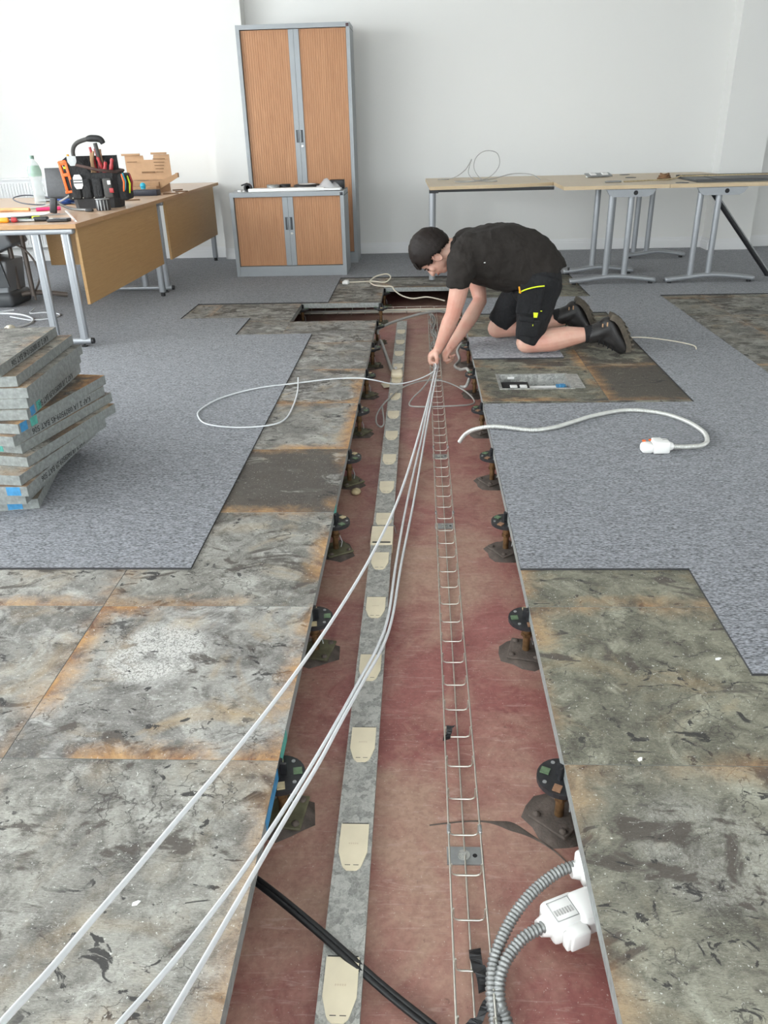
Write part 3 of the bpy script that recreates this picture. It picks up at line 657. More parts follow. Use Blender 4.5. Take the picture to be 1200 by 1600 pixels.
part('orange_tab', MB().box((-.060, .022, .041), (.012, .012, .005)).box((-.035, .024, .043), (.010, .010, .005)), M_ORANGE, fl, False)
lf = MB()
for q in range(5): lf.box((.010+.006*q, .006+.0015*q, .0497), (.0042, .0022, .0008))
part('printed_marking', lf, M_INK, fl, False)
fa = flex_lead('grey_flex_lead', [(.10, -1.5, -.14), (.118, -.75, -.14), (.120, -.55, -.143), (.1245, -.452, -.14), (.121, -.416, -.13), (.127, -.365, -.12), (.141, -.33, -.11), (.167, -.287, -.10), (.2, -.249, -.09), (.234, -.219, -.085), (.267, -.198, -.08), (.296, -.186, -.08)], .0112, M_CONDUIT, 'outer ribbed steel conduit whose white collar vanishes under the tile edge', (.335, -.183, -.108), math.pi+.2, .92)
fb = flex_lead('grey_flex_lead', [(.13, -1.5, -.14), (.146, -.75, -.14), (.146, -.55, -.143), (.144, -.452, -.14), (.135, -.426, -.13), (.136, -.394, -.12), (.147, -.366, -.11), (.165, -.342, -.105), (.188, -.321, -.10), (.222, -.301, -.10)], .0112, M_CONDUIT, 'inner ribbed steel conduit ending in a large white plug by the tile edge', (.262, -.278, -.132), math.pi+.42, 1.0)
part('rear_shell', MB().bbox((-.045, .006, .030), (.062, .070, .050), .014, None, 0, 3), M_WHITEP, fb, False)
part('label_frame', MB().tube([(-.018, -.02, .0524), (.026, -.02, .0524), (.026, .02, .0524), (-.018, .02, .0524)], .0008, 4, closed=True), M_STEEL, fb, False)
pm = MB()
for q in range(7): pm.box((.020-.0055*q, .004, .0523), (.0035, .012, .0006))
part('moulded_lettering', pm, plain('grey_moulded_letters', (.42, .41, .40), .5), fb, False)
part('side_clip', MB().bbox((.006, .041, .024), (.034, .018, .036), .004), M_WHITEP, fb, False)

# three-pin plugs on leads
def plug_lead(name, pts, r, mat, label, ploc, prz, pm=M_WHITEP, pr=4):
    root = thing(name, label, 'plug', ploc, prz); inv = (Matrix.Translation(ploc) @ Matrix.Rotation(prz, 4, 'Z')).inverted()
    part('plug_body', MB().bbox((0, 0, .013), (.054, .052, .026), .007), pm, root, False)
    part('plug_cover', MB().bbox((.004, 0, .028), (.036, .036, .010), .004), pm, root, False)
    for y in (-.012, .012): part('pin', MB().bbox((-.036, y, .012), (.020, .006, .004), .001), M_BRASS, root, False)
    part('earth_pin', MB().bbox((-.038, 0, .020), (.024, .008, .004), .001), M_BRASS, root, False)
    part('cable', MB().tube([inv @ p for p in smooth_path(pts, 8)], r, 8), mat, root, False); return root
plug_lead('plug_lead', [(-.60, 5.605, .014), (-.53, 5.64, .008), (-.41, 5.67, .006), (-.30, 5.62, .006), (-.255, 5.70, .03), (-.29, 5.79, .045), (-.38, 5.78, .03), (-.43, 5.68, .008), (-.41, 5.56, .006), (-.37, 5.45, .010), (-.30, 5.41, .009), (-.235, 5.385, .010), (-.21, 5.375, -.02), (-.15, 5.36, -.06), (-.06, 5.34, -.08), (.06, 5.34, -.07), (.2, 5.33, -.1)], .0058, M_OFFW, 'white plug and lead on the bare tiles at the far end of the trench', (-.63, 5.585, .001), -.25)
plug_lead('plug_lead', [(-2.785, 4.06, .017), (-2.765, 4.12, .014), (-2.745, 4.22, .012), (-2.790, 4.36, .012), (-2.929, 4.50, .012), (-3.077, 4.56, .012), (-3.2, 4.56, .012), (-3.15, 4.62, .012), (-3.08, 4.68, .012)], .007, M_WCABLE, 'ivory plug on thick white lead lying below the left desk', (-2.80, 4.03, .008), 1.15, M_OFFW)
cable('white_lead', [(-3.0, 4.45, .0115), (-2.86, 4.36, .0115), (-2.779, 4.323, .0115), (-2.677, 4.357, .0115), (-2.635, 4.45, .0115), (-2.68, 4.53, .0115), (-2.80, 4.58, .0115), (-2.90, 4.56, .0115), (-2.92, 4.68, .02)], .0045, M_WCABLE, 'thin white lead coiled on carpet behind the desk legs')
# litter
single('plaster_lump', MB().ell((-.266, 1.70, -.150), (.022, .026, .013), nu=9, nv=6), M_PADB, 'tan lump of plaster on the trench floor by the left pedestal', 'debris')
for i, (x, y, l, a, w) in enumerate(((-.494, -.347, .016, .5, 'white paint flake on the nearest left tile'), (.737, .365, .018, .3, 'white paint flake on the right bare tile near the carpet corner'), (.461, .016, .014, .7, 'white paint flake beside the joint of the nearest right tiles'))):
    single('paint_flake', MB().prism([(-l/2, -.002), (0, -.0045), (l/2, 0), (l/4, .0035), (-l/3, .0035)], .0005, .0025, 0, Matrix.Translation((x, y, 0)) @ Matrix.Rotation(a, 4, 'Z')), M_PAPER, w, 'debris')

# crack filler ridge on the slab
ck = MB(); P = smooth_path([(.02, -.02, VOID), (.109, -.007, VOID), (.17, -.012, VOID), (.215, -.03, VOID), (.272, -.075, VOID), (.30, -.11, VOID)], 6); n = len(P); vs = []
for i, p in enumerate(P):
    w = .002+.010*math.exp(-((i/n-.5)/.13)**2); d = Vector((.25, .97, 0)); vs += [p-d*w, p+Vector((0, 0, .0025)), p+d*w]
ck.add(vs, [(3*i+k, 3*i+k+3, 3*i+k+4, 3*i+k+1) for i in range(n-1) for k in (0, 1)], 0, True)
part('crack_filler', ck, M_GLUE, floor)

# ------------------------------------------------------------------ service outlet box let into the tile beside the kneeling mat
fbx = thing('floor_outlet_box', 'open recessed metal floor outlet box with sockets let into the right tiles', 'floor box', (.585, 2.72, -.09))
x0, x1, y0, y1 = .411, .761, 2.599, 2.841
part('box_tray', MB().b2((x0, y0, -.095), (x1, y1, -.090)).b2((x0, y0, -.09), (x0+.003, y1, .0)).b2((x1-.003, y0, -.09), (x1, y1, .0)).b2((x0+.003, y0, -.09), (x1-.003, y0+.003, .0)).b2((x0+.003, y1-.003, -.09), (x1-.003, y1, .0)), M_GALV, fbx)
part('rim', MB().b2((x0-.012, y0-.012, .0), (x1+.012, y0+.001, .004)).b2((x0-.012, y1-.001, .0), (x1+.012, y1+.012, .004)).b2((x0-.012, y0+.001, .0), (x0+.001, y1-.001, .004)).b2((x1-.001, y0+.001, .0), (x1+.065, y1-.001, .003)), M_GALV, fbx)
sk = part('socket_plate', MB().b2((x0+.012, y0+.062, -.085), (x0+.145, y0+.15, -.010)), M_BLACKP, fbx)
for q in (0, 1): part('data_socket', MB().bbox((x0+.065+.05*q, y0+.072, -.0095), (.036, .034, .008), .001), M_WHITEP, sk)
part('cable_pocket', MB().b2((x0+.01, y0+.16, -.09), (x0+.07, y0+.21, -.03)), M_BLACKP, fbx)
part('blue_clip', MB().b2((x1-.060, y0+.06, -.09), (x1-.012, y0+.14, -.020)).b2((x1-.048, y0+.07, -.020), (x1-.028, y0+.10, -.006)), M_BMARK, fbx)
part('white_ledge', MB().b2((x0+.15, y0+.05, -.085), (x1-.065, y0+.12, -.022)), M_PAPER, fbx)
part('white_label', MB().b2((x0+.05, y1-.0045, -.02), (x0+.085, y1-.003, -.009)), M_WHITEP, fbx)

# kneeling mat: a loose carpet tile
km = MB().b2((-.255, -.25, 0), (.255, .25, .008), 1, 0)
o = link('loose_carpet_tile', km.mesh('loose_carpet_tile', [M_CARPET2, M_BACK]), None, (.552, 3.402, .0005), .0); tag(o, 'loose grey carpet tile under the worker knees', 'carpet tile')

# ------------------------------------------------------------------ the stack of lifted floor tiles
def text_mesh(body, size, mat):
    cu = bpy.data.curves.new('lettering', 'FONT'); cu.body = body; cu.size = size; cu.extrude = .0002; cu.align_x = 'CENTER'; cu.align_y = 'CENTER'; cu.resolution_u = 2
    ob = bpy.data.objects.new('lettering', cu); COL.objects.link(ob)
    dg = bpy.context.evaluated_depsgraph_get(); me = bpy.data.meshes.new_from_object(ob.evaluated_get(dg)); bpy.data.objects.remove(ob); me.materials.clear(); me.materials.append(mat); return me
T2 = .0365; ST = .0380; N = 13
ME_T2 = tile_mesh(T2, 'lifted_tile')
#  near right corner of each tile (top of stack first) and its turn in degrees
stack = [(-1.43, 1.31, 5), (-1.385, 1.325, 4.2), (-1.352, 1.315, 4), (-1.362, 1.318, 4.5), (-1.365, 1.305, 4.5), (-1.385, 1.262, -8.6), (-1.402, 1.24, -10), (-1.398, 1.272, -11), (-1.37, 1.24, -10), (-1.37, 1.165, -8), (-1.35, 1.16, -1), (-1.375, 1.18, 2), (-1.357, 1.225, 12)]
TXT = {0: 'KAF 2 1B 0809510:40 BAT 506', 4: 'KAT 2 1B 0809510:39 BAT 506', 6: 'KAF 2 1A 0809509:45 BAT 506', 10: 'KAE 2 1B 0809509:29 BAT 506'}
for i, (nx, ny, a) in enumerate(stack):
    ang = math.radians(a); top = CT+ST*(N-i); M = Matrix.Rotation(ang, 2)
    c = Vector((nx, ny))+M @ Vector((-.3, .3))
    pos = 'topmost' if i == 0 else 'bottom' if i == N-1 else ORD[i]+' from the top'
    t = link('lifted_floor_tile', ME_T2, None, (c.x, c.y, top), ang)
    tag(t, 'lifted metal floor tile, %s of the stack on the left carpet' % pos, 'floor tile', 'stacked lifted floor tiles'); t.color = (random.uniform(.05, .35), .25, .5 if i not in (0, 5) else .9, 1)
    if i == 5: t.color = (.55, .2, 1, 1)
    if i in TXT:
        l = link('lettering', text_mesh(TXT[i], .030, M_INK), t, (.2996, .0, -T2/2)); l.rotation_euler = (math.pi/2, math.pi, math.pi/2)
    if i in (1, 3, 6): 
        l = link('lettering', text_mesh('KAT', .030, M_INK), t, (.12 if i != 3 else .17, -.2996, -T2/2)); l.rotation_euler = (math.pi/2, math.pi, 0)
    marks = {4: [(0, .05, M_BMARK), (0, .11, M_TEAL)], 5: [(0, .03, M_BMARK), (0, .09, M_TEAL)], 7: [(1, .10, M_TEAL), (1, .24, M_BMARK)], 10: [(1, .05, M_BMARK), (1, .16, M_TEAL)], 12: [(1, .08, M_BMARK), (1, .19, M_TEAL)]}.get(i, [])
    for sd, q, mt in marks:
        mb = MB()
        if sd == 0: mb.b2((.2990, -.299+q-.02, -T2+.003), (.2998, -.299+q+.02, -.002))
        else: mb.b2((.299-q-.025, -.2998, -T2+.003), (.299-q+.025, -.2990, -.002))
        part('paint_mark', mb, mt, t, False)
# coloured paint marks on the trench side of the nearest left tiles
for y0, y1, mt in ((-.16, -.02, M_BMARK), (.02, .10, M_TEAL), (1.20, 1.27, M_TEAL)):
    part('paint_mark', MB().b2((-.3005, y0, -TT+.003), (-.2995, y1, -.003)), mt, floor)
#@@PART3
# ================================================================== FURNITURE
# tambour cupboards
def cupboard(name, label, x0, x1, y0, y1, h, hz, plinth, key, badge):
    r = thing(name, label, 'cupboard', ((x0+x1)/2, (y0+y1)/2, CT)); z0 = CT; z1 = CT+h; t = .032
    b = MB().b2((x0, y0, z0), (x0+t, y1, z1)).b2((x1-t, y0, z0), (x1, y1, z1)).b2((x0+t, y0, z1-.036), (x1-t, y1, z1)).b2((x0+t, y0+.004, z0), (x1-t, y1, z0+plinth)).b2((x0+t, y1-.02, z0+plinth), (x1-t, y1, z1-.036))
    part('carcass', b, M_CABGREY, r)
    part('top_seam', MB().b2((x1-.0005, y0+.01, z1-.042), (x1+.0006, y1, z1-.038)), M_INK, r)
    xm = (x0+x1)/2+.004; bw = .046; za, zb = z0+plinth+.004, z1-.040
    for side, a, c in ((0, x0+t+.003, xm-bw), (1, xm+bw, x1-t-.003)):
        door = part('tambour_door', None or MB().b2((a, y0+.030, za), (c, y0+.034, zb)), M_TAMB, r)
        n = 20; w = (c-a)/n; sl = MB()
        for i in range(n):
            u = a+w*i; e = .0035
            vs = [(u+.0004, y0+.031, z) for z in (za, zb)]+[(u+.0025, y0+.031-e, z) for z in (za, zb)]+[(u+w-.0035, y0+.031-e*.8, z) for z in (za, zb)]+[(u+w-.0006, y0+.031, z) for z in (za, zb)]
            sl.add(vs, [(0, 2, 3, 1), (2, 4, 5, 3), (4, 6, 7, 5)], 0)
        part('slats', sl, M_TAMB, door)['kind'] = 'stuff'
        u0, u1 = (xm-bw, xm-.001) if side == 0 else (xm+.001, xm+bw)
        st = part('lead_stile', MB().b2((u0, y0+.018, za), (u1, y0+.034, zb)), M_CABGREY, r)
        hx = xm-.019 if side == 0 else xm+.019
        hd = MB().b2((hx-.0125, y0+.0165, hz-.052), (hx+.0125, y0+.018, hz+.052)); part('handle_recess', hd, plain('recess_grey', (.035, .04, .045), .4), st)
        part('handle_bar', MB().bbox((hx+(.008 if side == 0 else -.008), y0+.014, hz), (.006, .008, .100), .002), M_CABGREY, st)
        if side == 1: part('lock', MB().cyl((hx, y0+.019, hz-.082), (hx, y0+.010, hz-.082), .0085, n=12).b2((hx+.004, y0+.006, hz-.084), (hx+.015, y0+.009, hz-.080)), M_CHROME, st)
    part('badge', MB().bbox((x1-.020, y0-.001, z1-.022), (.026, .004, .024), .001), badge, r)
    return r
M_BADGE1 = plain('dark_red_badge', (.05, .006, .012), .3); M_BADGE2 = plain('navy_badge', (.012, .013, .022), .3)
cupboard('tall_cupboard', 'tall silver cupboard with beech tambour doors against the back wall', -1.600, -.604, 6.70, 7.10, 2.005, 1.13, .10, True, M_BADGE1)
cupboard('low_cupboard', 'low silver cupboard with beech tambour doors in front of the tall one', -1.645, -.655, 6.01, 6.45, .700, .45, .085, True, M_BADGE2)
ZC = CT+.700+.001
# things on the low cupboard
single('white_trunking_lid', MB().bbox((-1.16, 6.12, ZC+.013), (.66, .09, .026), .002), M_WHITEP, 'white plastic trunking length along the low cupboard top', 'trunking')
tp = thing('black_tape_roll', 'small black tape roll at left end of the low cupboard top', 'tape roll', (-1.50, 6.13, ZC))
part('ring', MB().lathe([(.018, -.022), (.034, -.022), (.034, .022), (.018, .022), (.018, -.022)], 16, 0, Matrix.Translation((0, 0, .034)) @ Matrix.Rotation(math.pi/2, 4, 'X')), M_BLACKP, tp, False)
part('loose_end', MB().bbox((-.03, .0, .060), (.055, .04, .012), .004, Matrix.Rotation(-.3, 4, 'Y')), M_BLACKP, tp, False)
single('white_clip', MB().bbox((-1.57, 6.10, ZC+.008), (.03, .03, .016), .003).bbox((-1.535, 6.10, ZC+.006), (.016, .024, .012), .003), M_WHITEP, 'small white cable clip at left end of the low cupboard top', 'clip')
def tape(name, c, r, h, mat, label):
    t = thing(name, label, 'tape roll', c)
    part('roll', MB().lathe([(r*.55, 0), (r, 0), (r, h), (r*.55, h), (r*.55, 0)], 22), mat, t, False)
    part('core', MB().lathe([(r*.5, .001), (r*.55, .001), (r*.55, h-.001), (r*.5, h-.001), (r*.5, .001)], 22), M_CARD, t, False)
tape('grey_tape_roll', (-1.30, 6.27, ZC), .058, .045, M_STEEL, 'grey duct tape roll on the low cupboard behind white trunking')
tape('black_disc_roll', (-1.20, 6.31, ZC), .048, .045, M_BLACKP, 'black tape roll next to the grey one on the low cupboard')
dr = thing('cutting_disc_pack', 'flat black disc with white label lying on the low cupboard', 'disc', (-1.00, 6.30, ZC))
part('disc', MB().lathe([(.11, 0), (.12, .01), (.12, .035), (.10, .042)], 26), M_BLACKP, dr, False); part('label', MB().cyl((0, 0, .042), (0, 0, .0435), .075, n=24), M_PAPER, dr, False)
def crumple(name, c, sx, sy, h, mat, label, seed, cat):
    rg = random.Random(seed); n = 9; mb = MB(); vs = []
    for k in (0, 1):
        for i in range(n):
            for j in range(n):
                u, v = i/(n-1)-.5, j/(n-1)-.5; z = h*max(0, (1-4*u*u)*(1-3.6*v*v))*(.55+.75*math.sin(7*u+3*v+seed)**2)
                vs.append((c[0]+u*sx+.01*rg.random(), c[1]+v*sy+.01*rg.random(), c[2]+(z+.003 if k else 0)))
    q = n*n
    fs = [(i*n+j, i*n+j+1, (i+1)*n+j+1, (i+1)*n+j) for i in range(n-1) for j in range(n-1)]
    mb.add(vs, fs+[tuple(q+i for i in f[::-1]) for f in fs]+[(j, q+j, q+j+1, j+1) for j in range(n-1)]+[((n-1)*n+j, (n-1)*n+j+1, q+(n-1)*n+j+1, q+(n-1)*n+j) for j in range(n-1)]+[(i*n, (i+1)*n, q+(i+1)*n, q+i*n) for i in range(n-1)]+[(i*n+n-1, q+i*n+n-1, q+(i+1)*n+n-1, (i+1)*n+n-1) for i in range(n-1)], 0, True)
    return single(name, mb, mat, label, cat)
crumple('plastic_bag', (-.81, 6.16, ZC+.001), .24, .12, .075, M_CLEARBAG, 'crumpled clear plastic packet at right end of the low cupboard', 2, 'bag')
single('folded_leaflet', MB().box((-.785, 6.085, ZC+.012), (.21, .07, .016), -.12), M_PAPER, 'white folded leaflet under the clear packet on the low cupboard', 'leaflet')
single('black_box', MB().bbox((-.735, 6.30, ZC+.036), (.13, .10, .072), .006), M_BLACKP, 'small black box at back right of the low cupboard top', 'box')
single('black_strip', MB().bbox((-1.10, 6.24, ZC+.012), (.12, .05, .024), .004), M_BLACKP, 'black strip between the tape rolls and disc on the low cupboard', 'strip')

# ------------------------------------------------------------------ left desks: cantilever leg frames, wood panels
def tleg(root, x, y, zt, w=.05, d=.028):
    part('leg', MB().bbox((x, y, (CT+.03+zt)/2), (w, d, zt-CT-.03), .006).box((x, y-d/2-.001, (CT+.03+zt)/2), (w*.45, .003, zt-CT-.04)), M_SILVER, root)
def foot(root, x0, x1, y, rad=.019, arch=0.0):
    pts = [(x0+(x1-x0)*q, y, CT+.036+arch*math.sin(math.pi*q)) for q in [i/10 for i in range(11)]]
    f = part('foot', MB().tube(pts, rad, 12), M_SILVER, root)
    for x, s in ((x0, -1), (x1, 1)):
        part('end_cap', MB().cyl((x, y, CT+.036), (x+s*.016, y, CT+.036), rad*1.02, rad*.9), M_BLACKP, f)
        part('glide', MB().cyl((x-s*.05, y, CT), (x-s*.05, y, CT+.006), .02, n=10).cyl((x-s*.05, y, CT+.006), (x-s*.05, y, CT+.022), .007, n=8), M_BLACKP, f)
ZD = .733
def left_desk(label, y0, y1):
    r = thing('beech_desk', label, 'desk', (-2.4, (y0+y1)/2, CT))
    top = MB().b2((-2.80, y0, ZD-.025), (-2.0, y1, ZD), 1, 0); o = link('top', top.mesh('top', [M_BEECH_TOP, M_BEECH_EDGE], r.location), r)
    part('frame_rail', MB().bbox((-2.41, y0+.04, ZD-.042), (.76, .06, .03), .006), M_SILVER, r)
    part('side_rail', MB().b2((-2.10, y0+.1, ZD-.06), (-2.06, y1-.05, ZD-.026)), M_SILVER, r)
    tleg(r, -2.085, y0+.035, ZD-.05); tleg(r, -2.265, y0+.035, ZD-.05); foot(r, -2.72, -2.045, y0+.035)
    tleg(r, -2.075, y1-.13, ZD-.03, .045, .045)
    part('leg_glide', MB().cyl((-2.075, y1-.13, CT), (-2.075, y1-.13, CT+.031), .018, n=10), M_BLACKP, r)
    part('modesty_panel', MB().b2((-2.036, y0+.055, .262), (-2.018, y1-.165, ZD-.0255)), M_BEECH_PANEL, r)
    for y in (y0+.55, y1-.45): part('cable_port', MB().cyl((-2.55, y, ZD), (-2.55, y, ZD+.002), .04, n=18), M_BEECH_EDGE, r)
    return r
left_desk('beech desk nearest the camera at left, under the tool tote', 3.52, 5.30)
left_desk('beech desk behind, reaching to the back wall, under the cardboard box', 5.305, 7.14)
# inner desk further left, its brown panel and dark leg frame seen between the legs
rd = thing('inner_desk', 'desk further left with brown end panel seen between the silver legs', 'desk', (-3.2, 5.1, CT))
m = MB().b2((-3.9, 3.7, ZD-.027), (-2.802, 5.70, ZD-.002), 1, 0); link('top', m.mesh('top', [M_BEECH_TOP, M_BEECH_EDGE], rd.location), rd)
part('end_panel', MB().b2((-2.985, 5.26, .25), (-2.12, 5.278, ZD-.03)), M_BEECH_PANEL, rd)
for x in (-3.165, -3.055): part('leg', MB().cyl((x, 4.99, CT+.05), (x, 4.99, ZD-.03), .019), M_TAUPE, rd)
f = part('foot', MB().tube(smooth_path([(-3.30, 4.85, CT+.03), (-3.2, 4.93, CT+.055), (-3.08, 5.0, CT+.075), (-2.95, 5.08, CT+.055), (-2.85, 5.14, CT+.03)], 4), .02, 10), M_TAUPE, rd)
part('end_cap', MB().cyl((-3.30, 4.85, CT+.031), (-3.33, 4.825, CT+.029), .021), M_BLACKP, f)
part('castor', MB().cyl((-3.24, 4.895, CT), (-3.24, 4.895, CT+.025), .022, n=10), M_BLACKP, f)
part('rear_leg', MB().box((-2.93, 6.55, .32), (.03, .03, .62)), M_WHITEP, rd)
part('rear_foot', MB().bbox((-2.86, 6.58, CT+.03), (.5, .03, .025), .006, Matrix.Rotation(.15, 4, 'Z')).bbox((-3.0, 6.66, CT+.03), (.32, .028, .025), .006, Matrix.Rotation(1.0, 4, 'Z')).cyl((-2.93, 6.53, CT), (-2.93, 6.53, CT+.03), .018), M_WHITEP, rd)
cable('desk_cable', [(-3.27, 4.9, .33), (-3.24, 4.92, .42), (-3.16, 4.94, .465), (-3.06, 4.96, .43), (-2.99, 4.98, .33), (-2.98, 5.0, .2), (-3.05, 5.02, .08), (-3.06, 5.02, .02)], .008, M_TAUPE, 'dark cable looping down between the brown legs below the left desk')
gc = thing('grey_case', 'grey vinyl equipment case on the carpet below the left desk', 'case', (-3.35, 5.0, CT))
part('body', MB().bbox((-3.36, 4.98, .19), (.40, .30, .36), .012, Matrix.Rotation(.12, 4, 'Y')), M_GREYCASE, gc)
part('side_fold', MB().prism([(0, 0), (.26, .02), (.20, .36), (.04, .40)], 0, .012, 0, Matrix.Translation((-3.40, 4.82, .14)) @ Matrix.Rotation(math.pi/2, 4, 'X')), M_GREYDK, gc)
part('lid', MB().bbox((-3.30, 5.0, .47), (.42, .30, .18), .02, Matrix.Rotation(-.35, 4, 'Y')), M_GREYCASE, gc)
part('base', MB().bbox((-3.38, 4.96, .06), (.50, .34, .11), .03), M_GREYDK, gc)

# radiator
rad = thing('radiator', 'white panel radiator on the back wall behind the laptop', 'radiator', (-3.55, 7.19, .15))
part('panel', MB().b2((-4.45, 7.165, .15), (-3.02, 7.215, .80)), M_SKIRT, rad)
for k in range(46): part('rib', MB().b2((-4.44+.031*k, 7.158, .18), (-4.424+.031*k, 7.165, .765)), M_SKIRT, rad)
part('top_grille', MB().b2((-4.46, 7.150, .795), (-3.01, 7.235, .815)), M_SKIRT, rad)
part('bracket', MB().b2((-4.2, 7.215, .3), (-4.15, 7.24, .7)).b2((-3.3, 7.215, .3), (-3.25, 7.24, .7)), M_SKIRT, rad)

# ------------------------------------------------------------------ right-hand desks
ZR = .748
def arch_frame(root, xc, y, legs, x0, x1, zt=ZR-.03, apron=True):
    for x in legs:
        part('leg', MB().cyl((x, y, CT+.055), (x, y, zt), .0235, n=14), M_SILVER, root)
    pts = smooth_path([(x0, y-.01, CT+.028), (x0+.12, y, CT+.040), ((x0+x1)/2, y, CT+.062), (x1-.12, y, CT+.046), (x1, y-.01, CT+.030)], 5); mb = MB(); n = len(pts); vs = []
    for p in pts: vs += [(p.x, y-.034, p.z-.016), (p.x, y+.034, p.z-.016), (p.x, y+.026, p.z+.014), (p.x, y-.026, p.z+.014)]
    mb.add(vs, [(4*i+k, 4*i+(k+1) % 4, 4*i+4+(k+1) % 4, 4*i+4+k) for i in range(n-1) for k in range(4)]+[(3, 2, 1, 0), (4*n-4, 4*n-3, 4*n-2, 4*n-1)], 0, True)
    f = part('foot', mb, M_SILVER, root)
    for x in (x0+.035, x1-.035): part('glide', MB().cyl((x, y, CT), (x, y, CT+.016), .018, n=10), M_BLACKP, f)
    if apron:
        poly = [(-.19, .055), (-.165, .018), (-.13, 0), (.13, 0), (.165, .018), (.19, .055)]
        a = part('apron', MB().prism(poly, -.012, .012, 0, Matrix.Translation((xc, y-.03, zt-.055)) @ Matrix.Rotation(math.pi/2, 4, 'X')), M_SILVER, root)
        part('cable_hole', MB().cyl((xc+.035, y-.0425, zt-.026), (xc+.035, y-.0435, zt-.026), .017, n=16), M_INK, a)
def desk_top(root, poly, z=ZR):
    m = MB().prism(poly, z-.026, z, 1, None, 0); o = link('top', m.mesh('top', [M_MAPLE, M_MAPLE_EDGE], root.location), root); return o
def port(root, x, y, r=.045): part('cable_port', MB().cyl((x, y, ZR), (x, y, ZR+.003), r, n=18), M_BLACKP, root)
ra = thing('maple_desk', 'pale maple desk with twin silver legs at its near end, behind the worker', 'desk', (1.52, 6.0, CT))
desk_top(ra, [(1.10, 5.30), (1.897, 5.30), (1.897, 6.70), (1.10, 6.70)])
arch_frame(ra, 1.615, 5.36, (1.483, 1.632), 1.205, 1.885)
port(ra, 1.80, 6.15); port(ra, 1.84, 6.55)
rb = thing('maple_desk', 'pale maple desk at far right carrying the dark board', 'desk', (2.30, 5.8, CT))
desk_top(rb, [(1.90, 5.30), (2.78, 5.30), (2.78, 6.20), (2.60, 6.45), (2.56, 6.72), (1.90, 6.72)])
arch_frame(rb, 2.30, 5.36, (2.155, 2.295), 1.965, 2.66)
arch_frame(rb, 2.3, 6.66, (2.02, 2.14), 1.95, 2.50, ZR-.03, False)
port(rb, 2.02, 5.42, .05)
rc = thing('wave_desk', 'pale maple desk with curved front edge and slim leg by the back wall', 'desk', (.6, 6.2, CT))
cur = [(.08, 5.62)]+[(.08+1.017*q, 5.62+.05*q+.16*max(0, (q-.45)/.55)**2+.03*math.sin(math.pi*q)) for q in [i/14 for i in range(1, 15)]]
cur = [(min(x, 1.097), y) for x, y in cur]
desk_top(rc, cur+[(1.097, 6.72), (.05, 6.72)])
part('front_beam', MB().b2((.12, 5.72, ZR-.05), (1.09, 5.76, ZR-.027)), M_BLACKP, rc)
part('corner_block', MB().b2((.075, 5.66, ZR-.052), (.15, 5.74, ZR-.026)), M_BLACKP, rc)
for x, y in ((.100, 5.70), (.12, 6.62)):
    part('leg', MB().cyl((x, y, CT), (x, y, ZR-.05), .026, n=14), M_SILVER, rc)
arch_frame(ra, 1.5, 5.83, (1.47, 1.60), 1.23, 1.82, ZR-.03, False)
port(rc, .22, 6.5)
# black pole leaning under the right desk
pp = thing('black_pole', 'black metal pole leaning out from under the far right desk', 'pole', (2.86, 5.62, CT))
part('shaft', MB().cyl((2.33, 5.62, .66), (2.866, 5.60, .02), .021, n=14), M_BLACKP, pp)
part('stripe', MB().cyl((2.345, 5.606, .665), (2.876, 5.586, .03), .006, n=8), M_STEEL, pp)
part('ferrule', MB().cyl((2.860, 5.6002, .027), (2.876, 5.5996, .008), .024, n=14), M_RUBBER, pp)

# things on the right-hand desks
ds = thing('dark_board', 'large dark framed board lying flat on the far right desk', 'board', (2.5, 5.66, ZR))
part('board', MB().b2((2.13, 5.42, ZR+.001), (2.95, 5.98, ZR+.016)), M_GREYDK, ds)
part('edge_strip', MB().b2((2.13, 5.95, ZR+.016), (2.95, 5.985, ZR+.024)).b2((2.125, 5.415, ZR+.016), (2.95, 5.44, ZR+.020)), M_BAG2, ds)
part('black_insert', MB().b2((2.30, 5.47, ZR+.016), (2.95, 5.80, ZR+.019)), M_BLACKP, ds)
part('yellow_rule', MB().b2((2.14, 5.86, ZR+.0165), (2.95, 5.875, ZR+.026)), M_PADB, ds)
gs = thing('twin_faceplate', 'metal twin faceplate with white modules lying on the maple desk', 'faceplate', (1.555, 6.30, ZR), .25)
part('plate', MB().bbox((0, 0, .02), (.23, .085, .010), .003, Matrix.Rotation(.25, 4, 'X')), M_STEEL, gs, False)
for x in (-.055, .055): part('module', MB().bbox((x, -.002, .028), (.05, .05, .012), .002, Matrix.Rotation(.25, 4, 'X')), M_WHITEP, gs, False)
part('back_box', MB().b2((-.10, .0, .001), (.10, .035, .018)), M_PAPER, gs, False)
cable('loose_lead', [(.16, 6.42, ZR+.006), (.30, 6.38, ZR+.02), (.40, 6.30, ZR+.09), (.445, 6.24, ZR+.17), (.43, 6.2, ZR+.13), (.42, 6.18, ZR+.06), (.48, 6.16, ZR+.008), (.60, 6.18, ZR+.03), (.68, 6.18, ZR+.12), (.66, 6.2, ZR+.215), (.56, 6.22, ZR+.235), (.48, 6.22, ZR+.18), (.47, 6.2, ZR+.09), (.54, 6.14, ZR+.01), (.65, 6.08, ZR+.006), (.62, 6.02, ZR+.005), (.48, 6.08, ZR+.006), (.36, 6.12, ZR+.006), (.30, 6.05, ZR+.006), (.42, 6.0, ZR+.006), (.62, 6.1, ZR+.02), (.80, 6.2, ZR+.05), (.95, 6.15, ZR+.045), (1.02, 6.05, ZR+.006)], .0038, M_GCABLE, 'thin grey lead curled up in loops on the curved desk', 'cable', 6, 7)
